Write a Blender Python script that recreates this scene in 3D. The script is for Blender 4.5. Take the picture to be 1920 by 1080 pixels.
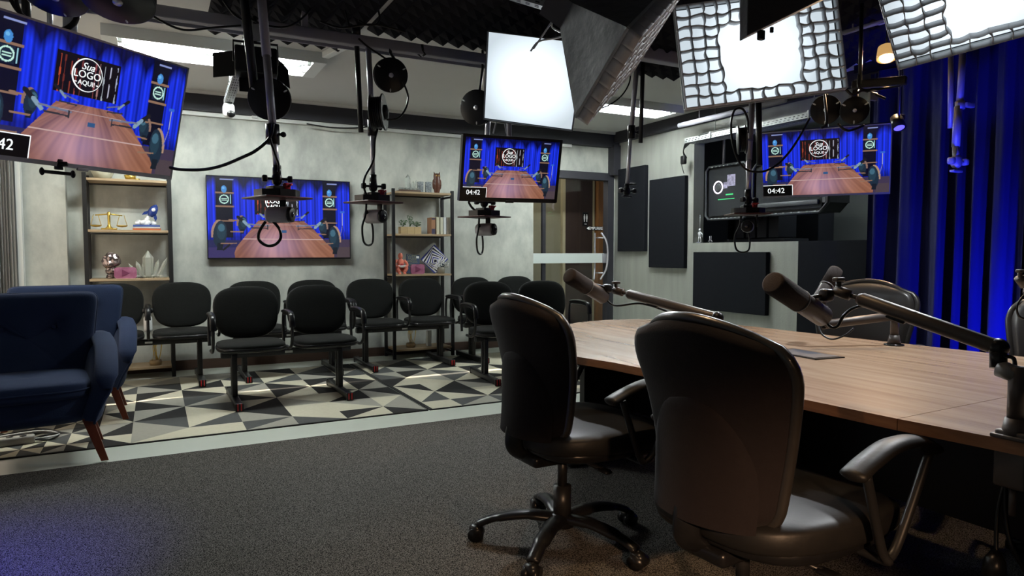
import bpy, bmesh, math, random
import numpy as np
from mathutils import Vector, Matrix
PI=math.pi
for o in list(bpy.data.objects): bpy.data.objects.remove(o)
S=bpy.context.scene; COL=S.collection
# ---------------------------------------------------------------- camera, world, sun, exposure
F=1270.0; YAW=math.radians(27.8); PIT=math.radians(3.0); CH=1.2
cd=bpy.data.cameras.new('camera'); cam=bpy.data.objects.new('camera',cd); COL.objects.link(cam)
cam.location=(0,0,CH); cam.rotation_euler=(PI/2-PIT,0,-YAW)
cd.lens=F/1920*36; cd.sensor_width=36; cd.clip_start=0.05; S.camera=cam
S.view_settings.view_transform='Standard'; S.view_settings.look='None'; S.view_settings.gamma=1; S.view_settings.exposure=0.0
S.view_settings.use_curve_mapping=False
W=bpy.data.worlds.new('world'); S.world=W; W.use_nodes=True
W.node_tree.nodes['Background'].inputs[0].default_value=(0.75,0.85,1,1); W.node_tree.nodes['Background'].inputs[1].default_value=1.5
def lamp(kind,name,loc,aim,power,color,size=.1,size_y=None,spot=None,blend=.5):
    l=bpy.data.lights.new(name,kind); l.energy=power; l.color=color
    if kind=='AREA':
        l.size=size
        if size_y: l.shape='RECTANGLE'; l.size_y=size_y
    elif kind=='SUN': l.angle=size
    else: l.shadow_soft_size=size
    if kind=='SPOT': l.spot_size=math.radians(spot); l.spot_blend=blend
    o=bpy.data.objects.new(name,l); COL.objects.link(o); o.location=loc
    o.rotation_euler=(Vector(aim)-Vector(loc)).to_track_quat('-Z','Y').to_euler(); return o
SUN=lamp('SUN','sunlight',(-6,6,3),(-1.3,6.0,1.15),32.0,(1,.85,.66),math.radians(.6))
# blue stage lights washing the curtain, warm lamp over the table end
lamp('SPOT','blue_stage_light',(4.7,1.9,.12),(5.5,2.3,.55),420,(.02,.03,1),.05,spot=88,blend=.9)
lamp('SPOT','blue_stage_light',(4.9,1.3,.15),(5.45,1.6,.8),200,(.02,.03,1),.05,spot=110,blend=.8)
lamp('SPOT','blue_stage_light',(3.95,2.25,1.1),(4.53,2.52,2.0),110,(.02,.03,1),.03,spot=50,blend=.6)  # added spot, aimed at the pole alone to turn it blue
lamp('SPOT','blue_stage_light',(-1.2,2.2,1.6),(-.80,2.95,0),330,(.06,.05,1),.1,spot=50,blend=1)
# the lamps inside the softboxes, and the warm spot behind the viewer that tints the near chairs
SBL=[((2.254,3.995,2.332),-38.3,34.2,10.1,130),((3.049,2.801,2.344),-32.3,-3.5,-6.5,110),((3.457,1.874,2.385),-53.1,55.6,-14.4,130)]
for lc,a_,b_,g_,pw in SBL:
    Mx=Matrix.Translation(lc)@Matrix.Rotation(math.radians(a_),4,'Z')@Matrix.Rotation(math.radians(b_),4,'X')
    lamp('SPOT','softbox_lamp',Mx@Vector((0,-.03,0)),Mx@Vector((0,-1,-.25)),pw,(.93,.97,1),.03,spot=130,blend=.9)
lamp('SPOT','warm_spot',(.1,-1.3,1.6),(1.6,1.75,-.1),430,(1,.60,.34),.05,spot=27,blend=1)
lamp('SPOT','warm_spot',(4.43,2.9,2.44),(1.9,1.8,.85),110,(1,.66,.36),.04,spot=110,blend=.8)
lamp('SPOT','added_warm_spot',(1.25,1.75,2.68),(1.25,1.7,0),75,(1,.66,.36),.03,spot=64,blend=.9)  # added spot without a fixture, warms the near chair rims and carpet
# ---------------------------------------------------------------- pixel helpers: a pixel of the photo to a real point
def ray(px,py):
    x=(px-960)/F; z=-(py-540)/F; c,s=math.cos(PIT),math.sin(PIT); y=c+z*s; z=-s+z*c
    c,s=math.cos(YAW),math.sin(YAW); return Vector((x*c+y*s,-x*s+y*c,z))
def D(px,py,d): return Vector((0,0,CH))+ray(px,py)*d
def Z(px,py,z=0):
    r=ray(px,py); return Vector((0,0,CH))+r*((z-CH)/r.z)
def Yp(px,py,y):
    r=ray(px,py); return Vector((0,0,CH))+r*(y/r.y)
def Xp(px,py,x):
    r=ray(px,py); return Vector((0,0,CH))+r*(x/r.x)
# ---------------------------------------------------------------- materials
MATS={}
def mat(name,col,rough=.6,metal=0,noise=None,bump=None,emit=0,spec=.5,trans=0,sheen=0,coat=0,ior=1.45,alpha=1):
    if name in MATS: return MATS[name]
    m=bpy.data.materials.new(name); m.use_nodes=True; nt=m.node_tree; b=nt.nodes['Principled BSDF']
    b.inputs['Base Color'].default_value=(*col,1); b.inputs['Roughness'].default_value=rough; b.inputs['Metallic'].default_value=metal
    b.inputs['Specular IOR Level'].default_value=spec; b.inputs['IOR'].default_value=ior
    b.inputs['Transmission Weight'].default_value=trans; b.inputs['Coat Weight'].default_value=coat
    b.inputs['Sheen Weight'].default_value=sheen; b.inputs['Alpha'].default_value=alpha
    if emit: b.inputs['Emission Color'].default_value=(*col,1); b.inputs['Emission Strength'].default_value=emit
    tc=nt.nodes.new('ShaderNodeTexCoord')
    if noise:  # (scale, amount, second colour, stretch)
        sc,amt,c2=noise[:3]; st=noise[3] if len(noise)>3 else (1,1,1)
        mp=nt.nodes.new('ShaderNodeMapping'); mp.inputs['Scale'].default_value=st; nt.links.new(tc.outputs['Object'],mp.inputs[0])
        n=nt.nodes.new('ShaderNodeTexNoise'); n.inputs['Scale'].default_value=sc; n.inputs['Detail'].default_value=8; n.inputs['Roughness'].default_value=.6
        nt.links.new(mp.outputs[0],n.inputs['Vector'])
        r=nt.nodes.new('ShaderNodeValToRGB'); r.color_ramp.elements[0].position=.5-amt; r.color_ramp.elements[1].position=.5+amt
        r.color_ramp.elements[0].color=(*c2,1); r.color_ramp.elements[1].color=(*col,1)
        nt.links.new(n.outputs['Fac'],r.inputs[0]); nt.links.new(r.outputs[0],b.inputs['Base Color'])
    if bump:
        n=nt.nodes.new('ShaderNodeTexNoise'); n.inputs['Scale'].default_value=bump[0]; n.inputs['Detail'].default_value=4
        nt.links.new(tc.outputs['Object'],n.inputs['Vector'])
        bp=nt.nodes.new('ShaderNodeBump'); bp.inputs['Strength'].default_value=bump[1]; bp.inputs['Distance'].default_value=bump[2] if len(bump)>2 else .01
        nt.links.new(n.outputs['Fac'],bp.inputs['Height']); nt.links.new(bp.outputs[0],b.inputs['Normal'])
    MATS[name]=m; return m
plaster=mat('grey cement plaster',(.52,.535,.485),.8,noise=(3.2,.16,(.30,.31,.29),(1,1,.6)),bump=(14,.25,.01))
plaster_r=mat('grey ribbed plaster',(.33,.34,.31),.85,noise=(9,.25,(.25,.26,.24),(1,1,.12)),bump=(60,.3,.005))
ceilm=mat('ceiling paint',(.60,.60,.585),.9,noise=(3,.4,(.57,.57,.555)))
cornice=mat('dark cornice paint',(.022,.022,.03),.6,noise=(6,.3,(.03,.03,.038)))
carpetm=mat('charcoal loop carpet',(.165,.155,.14),.98,noise=(230,.07,(.006,.006,.006)),bump=(300,.6,.005),spec=.05)
tile=mat('pale green white tile',(.62,.66,.60),.35,noise=(3,.3,(.57,.61,.55)))
brown=mat('brown baseboard wood',(.10,.06,.045),.5,noise=(4,.3,(.07,.042,.03),(1,1,8)))
blackm=mat('satin black metal',(.012,.012,.013),.38,metal=.0,noise=(30,.3,(.016,.016,.017)))
blackp=mat('black plastic',(.007,.007,.008),.3,noise=(40,.3,(.010,.010,.011)),spec=.4)
darkfab=mat('black woven seat fabric',(.0115,.0125,.012),.9,noise=(120,.2,(.007,.0075,.0072)),bump=(300,.3,.003),sheen=.05,spec=.15)
leather=mat('black leather',(.009,.009,.010),.46,noise=(16,.3,(.015,.014,.013)),bump=(90,.15,.003),spec=.35)
leather_r=mat('highlight-lightened black leather rim',(.022,.020,.019),.34,noise=(16,.3,(.03,.026,.023)),bump=(90,.12,.003),spec=.7,coat=.25)  # lighter and glossier than the seat leather, to strengthen the rim highlight
shellfab=mat('dark brown chair back cloth',(.016,.0125,.0135),.85,noise=(40,.3,(.012,.009,.010)),bump=(200,.2,.003),spec=.15,sheen=.05)
navy=mat('navy velvet upholstery',(.013,.024,.062),.8,noise=(5,.35,(.019,.033,.08)),bump=(160,.25,.004),sheen=.06,spec=.15)
mahog=mat('mahogany stained wood',(.17,.045,.022),.35,noise=(6,.3,(.11,.028,.014),(6,6,1)))
chrome=mat('chrome',(.72,.72,.78),.25,metal=.6,noise=(5,.4,(.66,.66,.72)))
steel=mat('brushed grey steel',(.34,.34,.38),.42,metal=.35,noise=(30,.3,(.30,.30,.34)))
galv=mat('galvanised perforated steel',(.36,.38,.38),.5,metal=.3,noise=(20,.3,(.30,.32,.32)))
greypaint=mat('grey beam paint',(.36,.36,.41),.5,noise=(8,.3,(.32,.32,.37)))
silverp=mat('silver grey plastic',(.42,.40,.42),.4,noise=(20,.3,(.38,.36,.38)))
oak=mat('light oak shelf board',(.42,.31,.19),.55,noise=(4,.3,(.34,.24,.145),(1,8,8)))
redp=mat('red anodised metal',(.42,.02,.025),.35,noise=(20,.3,(.35,.015,.02)))
maroon=mat('maroon plywood plate',(.085,.022,.022),.4,noise=(10,.3,(.06,.016,.017)))
whitep=mat('white plastic',(.75,.76,.76),.4,noise=(10,.3,(.7,.71,.71)))
tube_e=mat('fluorescent tube glow',(.93,1,.97),.5,emit=200)
whitemetal=mat('white enamel metal',(.7,.72,.7),.4,noise=(6,.3,(.66,.68,.66)))
panelb=mat('acoustic panel cloth',(.012,.013,.017),.95,noise=(60,.3,(.010,.011,.014)),bump=(200,.2,.003),spec=.08)
foamm=mat('black acoustic foam',(.020,.020,.024),.9,noise=(20,.3,(.015,.015,.018)),spec=.1)
curtb=mat('blue-lit black velvet curtain',(.014,.017,.085),.85,noise=(3,.3,(.010,.012,.06),(4,4,.3)),spec=.2,sheen=.1)  # black cloth; the blue of the stage light is mixed into its colour
sheer=mat('grey sheer curtain',(.40,.40,.40),.9,noise=(6,.3,(.34,.34,.34),(4,4,.3)))
orangew=mat('orange brown door frame wood',(.32,.15,.055),.5,noise=(4,.3,(.24,.11,.04),(6,6,1)))
khaki=mat('khaki corridor wall',(.20,.19,.13),.8,noise=(3,.3,(.17,.16,.11)))
darkdoor=mat('dark brown veneer door',(.045,.028,.022),.45,noise=(4,.3,(.03,.019,.015),(6,6,1)))
glassm=mat('clear glass',(1,1,1),.02)
_n=glassm.node_tree; _o=_n.nodes['Material Output']; _t=_n.nodes.new('ShaderNodeBsdfTransparent'); _g=_n.nodes.new('ShaderNodeBsdfGlossy'); _g.inputs['Roughness'].default_value=.03
_x=_n.nodes.new('ShaderNodeMixShader'); _x.inputs[0].default_value=.05; _n.links.new(_t.outputs[0],_x.inputs[1]); _n.links.new(_g.outputs[0],_x.inputs[2]); _n.links.new(_x.outputs[0],_o.inputs[0])
glassd=mat('pale tinted clear glass',(.93,.98,.96),.05,trans=.85,ior=1.35)
whitetext=mat('white lettering',(.8,.8,.8),.5,noise=(10,.3,(.78,.78,.78)))
def wood(name,c1,c2,c3,along='Y',rough=.33):
    m=bpy.data.materials.new(name); m.use_nodes=True; nt=m.node_tree; b=nt.nodes['Principled BSDF']
    tc=nt.nodes.new('ShaderNodeTexCoord'); mp=nt.nodes.new('ShaderNodeMapping')
    mp.inputs['Scale'].default_value={'Y':(9,.7,9),'X':(.7,9,9)}[along]; nt.links.new(tc.outputs['Object'],mp.inputs[0])
    n=nt.nodes.new('ShaderNodeTexNoise'); n.inputs['Scale'].default_value=1.6; n.inputs['Detail'].default_value=9; n.inputs['Roughness'].default_value=.65; n.inputs['Distortion'].default_value=.7
    nt.links.new(mp.outputs[0],n.inputs['Vector'])
    r=nt.nodes.new('ShaderNodeValToRGB'); e=r.color_ramp.elements; e[0].position=.3; e[0].color=(*c1,1); e[1].position=.72; e[1].color=(*c3,1)
    k=e.new(.5); k.color=(*c2,1); nt.links.new(n.outputs['Fac'],r.inputs[0]); nt.links.new(r.outputs[0],b.inputs['Base Color'])
    b.inputs['Roughness'].default_value=rough; b.inputs['Specular IOR Level'].default_value=.5
    MATS[name]=m; return m
walnut=wood('walnut laminate table top',(.19,.115,.07),(.31,.215,.145),(.40,.30,.215),rough=.26)
walnut_e=wood('walnut edge band',(.10,.04,.016),(.22,.095,.04),(.36,.17,.075),rough=.4)
def vcol(name,strength):
    m=bpy.data.materials.new(name); m.use_nodes=True; nt=m.node_tree; b=nt.nodes['Principled BSDF']
    a=nt.nodes.new('ShaderNodeVertexColor'); a.layer_name='Col'
    b.inputs['Base Color'].default_value=(.01,.01,.01,1); b.inputs['Roughness'].default_value=.25
    nt.links.new(a.outputs[0],b.inputs['Emission Color']); b.inputs['Emission Strength'].default_value=strength
    MATS[name]=m; return m
screen_m=vcol('lit screen picture',1.0)
text_e=mat('lit white screen lettering',(.95,1,1),.5,emit=1.0)
box_e=mat('black screen caption',(.004,.004,.006),.3)
def softmat(name,st):
    m=bpy.data.materials.new(name); m.use_nodes=True; nt=m.node_tree; b=nt.nodes['Principled BSDF']
    tc=nt.nodes.new('ShaderNodeTexCoord'); n=nt.nodes.new('ShaderNodeTexNoise'); n.inputs['Scale'].default_value=3
    nt.links.new(tc.outputs['Object'],n.inputs['Vector']); bp=nt.nodes.new('ShaderNodeBump'); bp.inputs['Strength'].default_value=.4
    nt.links.new(n.outputs['Fac'],bp.inputs['Height']); nt.links.new(bp.outputs[0],b.inputs['Normal'])
    # the bulb sits behind the middle of the cloth: the lit cloth is brightest there
    l=nt.nodes.new('ShaderNodeVectorMath'); l.operation='LENGTH'; nt.links.new(tc.outputs['Object'],l.inputs[0])
    r=nt.nodes.new('ShaderNodeMapRange'); r.inputs[1].default_value=0; r.inputs[2].default_value=.36; r.inputs[3].default_value=st*1.0; r.inputs[4].default_value=st*.40
    nt.links.new(l.outputs['Value'],r.inputs[0]); nt.links.new(r.outputs[0],b.inputs['Emission Strength'])
    b.inputs['Base Color'].default_value=(.25,.25,.26,1); b.inputs['Emission Color'].default_value=(.80,.92,1,1)
    MATS[name]=m; return m
soft_e=softmat('lit diffuser cloth',1.85)
softblack=mat('black softbox nylon',(.045,.045,.052),.55,noise=(5,.3,(.03,.03,.036),(1,1,1)),bump=(9,.5,.02),sheen=.2)
gridm=mat('grey egg crate strap',(.42,.42,.43),.8,noise=(20,.3,(.36,.36,.37)),bump=(30,.3,.004))
# ---------------------------------------------------------------- mesh builder
def frame(o,x,y,z): return Matrix(((x[0],y[0],z[0],o[0]),(x[1],y[1],z[1],o[1]),(x[2],y[2],z[2],o[2]),(0,0,0,1)))
def T(x,y,z): return Matrix.Translation((x,y,z))
def Rx(a): return Matrix.Rotation(math.radians(a),4,'X')
def Ry(a): return Matrix.Rotation(math.radians(a),4,'Y')
def Rz(a): return Matrix.Rotation(math.radians(a),4,'Z')
def aimz(p,d):
    d=Vector(d).normalized(); q=d.to_track_quat('Z','Y'); return Matrix.Translation(p)@q.to_matrix().to_4x4()
class MB:
    def __init__(s): s.v=[];s.f=[];s.m=[];s.s=[]
    def add(s,vs,fs,mi=0,sm=True,M=None):
        n=len(s.v)
        for v in vs: s.v.append(tuple(M@Vector(v)) if M is not None else tuple(v))
        for f in fs: s.f.append([n+i for i in f]); s.m.append(mi); s.s.append(sm)
        return s
    def box(s,x0,x1,y0,y1,z0,z1,mi=0,M=None):
        return s.add([(x0,y0,z0),(x1,y0,z0),(x1,y1,z0),(x0,y1,z0),(x0,y0,z1),(x1,y0,z1),(x1,y1,z1),(x0,y1,z1)],
            [(0,3,2,1),(4,5,6,7),(0,1,5,4),(1,2,6,5),(2,3,7,6),(3,0,4,7)],mi,False,M)
    def rbox(s,c,size,r=.01,mi=0,M=None,seg=3,sm=True):
        bm=bmesh.new(); bmesh.ops.create_cube(bm,size=1)
        for v in bm.verts: v.co=Vector((v.co.x*size[0]+c[0],v.co.y*size[1]+c[1],v.co.z*size[2]+c[2]))
        bmesh.ops.bevel(bm,geom=bm.edges[:],offset=r,segments=seg,profile=.5,affect='EDGES')
        bm.verts.index_update(); s.add([v.co[:] for v in bm.verts],[[v.index for v in f.verts] for f in bm.faces],mi,sm,M); bm.free(); return s
    def tube(s,pts,r,n=10,mi=0,M=None,caps=True,closed=False,flat=1.0):
        P=[Vector(p) for p in pts]; k=len(P); R_=r if isinstance(r,(list,tuple)) else [r]*k; vs=[];fs=[]
        t=[]
        for i in range(k):
            a=P[i-1] if (i>0 or closed) else P[i]; b=P[(i+1)%k] if (i<k-1 or closed) else P[i]; t.append((b-a).normalized())
        u=t[0].orthogonal().normalized() if abs(t[0].z)>.9 else t[0].cross(Vector((0,0,1))).normalized()
        for i in range(k):
            u=(u-t[i]*u.dot(t[i])).normalized(); w=t[i].cross(u)
            for j in range(n):
                a=2*PI*j/n; vs.append(P[i]+(u*math.cos(a)+w*math.sin(a)*flat)*R_[i])
        for i in range(k if closed else k-1):
            for j in range(n):
                a=i*n+j;b=i*n+(j+1)%n;c=((i+1)%k)*n+(j+1)%n;d=((i+1)%k)*n+j; fs.append((a,b,c,d))
        if caps and not closed: fs.append(tuple(range(n-1,-1,-1))); fs.append(tuple((k-1)*n+j for j in range(n)))
        return s.add(vs,fs,mi,True,M)
    def cyl(s,p0,p1,r0,r1=None,n=16,mi=0,M=None): return s.tube([p0,p1],[r0,r0 if r1 is None else r1],n,mi,M)
    def lathe(s,prof,n=20,mi=0,M=None):
        vs=[];fs=[];k=len(prof)
        for r,z in prof:
            for j in range(n): a=2*PI*j/n; vs.append((r*math.cos(a),r*math.sin(a),z))
        for i in range(k-1):
            for j in range(n): fs.append((i*n+j,i*n+(j+1)%n,(i+1)*n+(j+1)%n,(i+1)*n+j))
        if prof[0][0]>1e-5: fs.append(tuple(range(n-1,-1,-1)))
        if prof[-1][0]>1e-5: fs.append(tuple((k-1)*n+j for j in range(n)))
        return s.add(vs,fs,mi,True,M)
    def sq(s,c,a,e1=1.,e2=1.,n=20,mi=0,M=None,warp=None):
        f=lambda w,e:math.copysign(abs(w)**e,w); vs=[];fs=[];h=n//2
        for i in range(h+1):
            p=-PI/2+PI*i/h
            for j in range(n):
                q=2*PI*j/n
                x=f(math.cos(p),e1)*f(math.cos(q),e2); y=f(math.cos(p),e1)*f(math.sin(q),e2); z=f(math.sin(p),e1)
                if warp: x,y,z=warp(x,y,z)
                vs.append((c[0]+a[0]*x,c[1]+a[1]*y,c[2]+a[2]*z))
        for i in range(h):
            for j in range(n): fs.append((i*n+j,i*n+(j+1)%n,(i+1)*n+(j+1)%n,(i+1)*n+j))
        return s.add(vs,fs,mi,True,M)
    def grid(s,fn,nu,nv,mi=0,M=None,sm=True,flip=False):
        vs=[fn(i/nu,j/nv) for j in range(nv+1) for i in range(nu+1)]; w=nu+1
        fs=[(j*w+i,j*w+i+1,(j+1)*w+i+1,(j+1)*w+i) for j in range(nv) for i in range(nu)]
        if flip: fs=[f[::-1] for f in fs]
        return s.add(vs,fs,mi,sm,M)
    def prism(s,poly,z0,z1,mi=0,M=None,side=None):
        n=len(poly); vs=[(x,y,z0) for x,y in poly]+[(x,y,z1) for x,y in poly]
        s.add(vs,[tuple(range(n-1,-1,-1)),tuple(range(n,2*n))],mi,False,M)
        return s.add(vs,[(i,(i+1)%n,n+(i+1)%n,n+i) for i in range(n)],mi if side is None else side,False,M)
    def text(s,txt,size,M,mi=0,depth=.0006,align='CENTER',shear=0):
        c=bpy.data.curves.new('t','FONT'); c.body=txt; c.size=size; c.align_x=align; c.align_y='CENTER'; c.extrude=depth; c.resolution_u=3; c.shear=shear
        o=bpy.data.objects.new('t',c); COL.objects.link(o); dg=bpy.context.evaluated_depsgraph_get(); me=o.evaluated_get(dg).to_mesh()
        s.add([v.co[:] for v in me.vertices],[list(p.vertices) for p in me.polygons],mi,False,M)
        o.evaluated_get(dg).to_mesh_clear(); bpy.data.objects.remove(o); bpy.data.curves.remove(c); return s
ORG={}
def build(name,mb,mats,parent=None,org=None,bevel=0):
    if not isinstance(mats,(list,tuple)): mats=[mats]
    if org is None: org=ORG.get(parent.name,(0,0,0)) if parent else (0,0,0)
    me=bpy.data.meshes.new(name); me.from_pydata([(v[0]-org[0],v[1]-org[1],v[2]-org[2]) for v in mb.v],[],mb.f)
    for m in mats: me.materials.append(m)
    me.polygons.foreach_set('material_index',mb.m); me.polygons.foreach_set('use_smooth',mb.s); me.update()
    bm=bmesh.new(); bm.from_mesh(me); bmesh.ops.recalc_face_normals(bm,faces=bm.faces[:]); bm.to_mesh(me); bm.free()
    o=bpy.data.objects.new(name,me); COL.objects.link(o)
    if parent: o.parent=parent
    if parent and parent.name in ORG: ORG[o.name]=ORG[parent.name]
    if bevel:
        b=o.modifiers.new('b','BEVEL'); b.width=bevel; b.segments=2; b.limit_method='ANGLE'
    return o
def tag(o,label,cat,group=None):
    o['label']=label; o['category']=cat
    if group: o['group']=group
    return o
def thing(name,label,cat,loc=(0,0,0),M=None,group=None,world=True):
    o=bpy.data.objects.new(name,None); COL.objects.link(o); o.empty_display_size=.1
    if M is not None: o.matrix_world=M
    else:
        o.location=loc
        if world: ORG[o.name]=tuple(loc)
    return tag(o,label,cat,group)
def single(name,label,cat,mb,mats,loc=(0,0,0),group=None,bevel=0):
    o=build(name,mb,mats,None,loc,bevel); o.location=loc; ORG[o.name]=tuple(loc); return tag(o,label,cat,group)
def struct(name,mb,mats,parent=None):
    o=build(name,mb,mats,parent)
    if not parent: o['kind']='structure'
    return o
def copy_tree(o,parent=None):
    c=o.copy(); COL.objects.link(c)
    if parent: c.parent=parent
    for ch in list(o.children): copy_tree(ch,c)
    return c
def again(o,label,group=None,M=None,loc=None):
    c=copy_tree(o); c['label']=label
    if group: c['group']=group
    if M is not None: c.matrix_world=M
    if loc is not None: c.location=loc
    return c
def smooth(pts,n=8,closed=False):
    P=[Vector(p) for p in pts]; k=len(P); out=[]
    for i in range(k if closed else k-1):
        p0=P[i-1] if (i>0 or closed) else P[i]; p1=P[i]; p2=P[(i+1)%k]; p3=P[(i+2)%k] if (i<k-2 or closed) else P[i+1]
        for j in range(n):
            t=j/n; out.append(.5*((2*p1)+(p2-p0)*t+(2*p0-5*p1+4*p2-p3)*t*t+(3*p1-p0-3*p2+p3)*t**3))
    if not closed: out.append(P[-1])
    return out
YB=7.65; XR=5.634; XL=-1.35; YF=-1.6; HC=2.82
# ================================================================ ROOM
m=MB().box(XL,XR+2.2,YF,YB+2,-.08,0); struct('floor',m,tile)
m=MB().box(XL,XR+.2,YF,YB+.2,HC,HC+.08); struct('ceiling',m,ceilm)
DX0,DX1,DZ=4.345,5.50,2.28
m=MB().box(XL-.15,DX0,YB,YB+.12,0,HC).box(DX0,XR+.15,YB,YB+.12,DZ,HC).box(DX1+.1,XR+.15,YB,YB+.12,0,DZ); struct('wall_back',m,plaster)
m=MB().box(-1.04,-.715,7.5,YB,0,2.62); struct('trim_1',m,plaster)
OY0,OY1,OZ0,OZ1=3.80,6.10,1.312,2.487
m=MB().box(XR,XR+.16,OY1,YB+.12,0,HC).box(XR,XR+.16,OY0-.1,OY1,OZ1,HC).box(XR,XR+.16,4.616,OY1,0,OZ0).box(XR,XR+.16,OY0-.1,4.616,0,OZ0,1).box(XR,XR+.16,YF,OY0-.1,0,HC,1)
struct('wall_right',m,[plaster_r,panelb])
m=MB().box(XL-.12,XL,YF,5.0,0,HC).box(XL-.12,XL,7.2,YB,0,HC).box(XL-.12,XL,5.0,7.2,2.3,HC).box(XL-.12,XL,5.0,7.2,0,.25); struct('wall_left',m,plaster)
m=MB().box(XL-.12,XR+.16,YF-.12,YF,0,HC); struct('wall_front',m,panelb)
m=MB().box(-.71,2.3,YB-.02,YB,0,.10).box(2.3,DX0,YB-.02,YB,0,.10); struct('baseboard_back',m,brown)
m=MB().box(XL,XR,YB-.10,YB,2.625,2.79).box(XR-.09,XR,OY0-2,YB-.1,2.685,HC).box(DX1+.02,XR,YB-.13,YB,2.25,2.65); struct('trim_2',m,cornice)
m=MB().box(-.7,4.9,YB-.05,YB,2.585,2.622)
for x in (.75,2.6,3.9): m.box(x,x+.012,YB-.055,YB-.049,2.58,2.63)
struct('trim_3',m,whitemetal)
m=MB().box(XL,XR,YB-.13,YB-.10,2.79,HC); struct('trim_4',m,ceilm)
# left window: white frame, glass, and the sheer curtain drawn over it
wn=MB().box(XL-.09,XL-.03,5.0,5.06,.25,2.3).box(XL-.09,XL-.03,7.14,7.2,.25,2.3).box(XL-.09,XL-.03,5.06,7.14,.25,.31).box(XL-.09,XL-.03,5.06,7.14,2.24,2.3)
wo=struct('window_1',wn,whitemetal); struct('pane',MB().box(XL-.065,XL-.055,5.06,7.14,.31,2.24),glassm,wo)
struct('trim_5',MB().box(-1.078,-1.04,7.40,7.5,0,2.6),whitemetal)
def sheermat():
    nt=sheer.node_tree; b=nt.nodes['Principled BSDF']; out=nt.nodes['Material Output']; t=nt.nodes.new('ShaderNodeBsdfTranslucent'); t.inputs[0].default_value=(.6,.58,.55,1)
    x=nt.nodes.new('ShaderNodeMixShader'); x.inputs[0].default_value=.4; nt.links.new(b.outputs[0],x.inputs[1]); nt.links.new(t.outputs[0],x.inputs[2]); nt.links.new(x.outputs[0],out.inputs[0])
sheermat()
def drape(mb,p0,p1,z0,z1,amp,waves,seed=0,thick=.0,nz=14,flare=.3):
    """a hanging cloth between two floor points with folds of uneven width"""
    rnd=random.Random(seed); p0=Vector((*p0,0)); p1=Vector((*p1,0)); d=p1-p0; L=d.length; d/=L; nrm=Vector((-d.y,d.x,0)); nu=int(waves*12)
    ph=[0]; 
    for i in range(nu): ph.append(ph[-1]+(2*PI/12)*(.55+.9*abs(math.sin(i*.051+seed)+.3*math.sin(i*.17))))
    ofs=[rnd.uniform(-.3,.3) for _ in range(nu+2)]
    def fn(u,v):
        i=u*nu; k=int(i); a=ph[min(k,nu)]
        w=math.sin(a+.25*math.sin(v*3+a*.2))*amp*(.55+flare*(1-v))+.25*amp*math.sin(a*2.3+v)
        s=p0+d*(u*L)+nrm*(w+.15*amp*ofs[int(a/6.28)%len(ofs)]); return (s.x,s.y,z0+(z1-z0)*v)
    mb.grid(fn,nu,nz)
m=MB(); drape(m,(XL+.16,4.2),(XL+.16,6.10),.03,2.6,.05,16,1); single('sheer_curtain','pale grey sheer curtain nearer the camera over the side window','curtain',m,sheer,(XL+.16,5,.03))
m=MB(); drape(m,(XL+.16,6.17),(XL+.12,7.28),.03,2.6,.045,12,2); drape(m,(XL+.12,7.28),(-1.085,7.34),.03,2.6,.03,5,3)
single('sheer_curtain','grey sheer curtain gathered in the corner beside the plaster column','curtain',m,sheer,(XL+.12,6.6,.03))
single('curtain_rail','white curtain rail above the side window','rail',MB().box(XL+.1,XL+.2,4.1,7.4,2.605,2.63),whitemetal,(XL+.15,5.7,2.605))
# carpet, rugs
single('carpet','charcoal loop carpet covering the near half of the floor','carpet',MB().box(XL+.01,XR-.01,YF+.01,4.42,0,.012),carpetm,(2,1.5,0))
rc=[mat('rug cream pile',(.58,.55,.43),.95,noise=(40,.3,(.51,.48,.375)),bump=(200,.3,.003)),mat('rug pale grey pile',(.34,.33,.285),.95,noise=(40,.3,(.30,.29,.25)),bump=(200,.3,.003)),
    mat('rug slate pile',(.075,.08,.08),.95,noise=(40,.3,(.06,.064,.064)),bump=(200,.3,.003)),mat('rug black pile',(.018,.018,.018),.95,noise=(40,.3,(.013,.013,.013)),bump=(200,.3,.003))]
def rug(xs,ys,seed,label,z=.009):
    rnd=random.Random(seed); mb=MB(); x0,x1,y0,y1=xs[0]-.025,xs[-1]+.012,ys[0]-.012,ys[-1]+.02
    mb.box(x0,x1,y0,y1,0,z-.0015,3)
    for i in range(len(xs)-1):
        for j in range(len(ys)-1):
            a,b,c,d=(xs[i],ys[j],z),(xs[i+1],ys[j],z),(xs[i+1],ys[j+1],z),(xs[i],ys[j+1],z)
            k1=rnd.choices((0,1),(7,3))[0]; k2=rnd.choices((2,3),(4,6))[0]
            if rnd.random()<.18: k2=1-k1 if rnd.random()<.5 else 0
            tris=[(a,b,c),(a,c,d)] if (i+j)%2 else [(a,b,d),(b,c,d)]
            if (i//1+j//2)%2: k1,k2=k2,k1
            for t,k in zip(tris,(k2,k1)): mb.add(t,[(0,1,2)],k,False)
    return single('area_rug',label,'rug',mb,rc,((x0+x1)/2,(y0+y1)/2,0),'triangle pattern rugs')
ysr=[4.81,5.06,5.41,5.78,6.14,6.48,6.83,7.18]
rug([-.36,-.16,.18,.52,.86,1.20,1.54,1.80],ysr,5,'cream, grey and black triangle pattern rug under the two seats below the wall television')
rug([1.85,2.10,2.44,2.77,3.11,3.45,3.79,4.12],ysr,8,'cream, grey and black triangle pattern rug on the right, nearest the glass door')
rug([-1.22+.118*i for i in range(8)],[4.81+.15*i for i in range(15)],3,'rug of small cream and black triangles under the navy armchairs')
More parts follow.
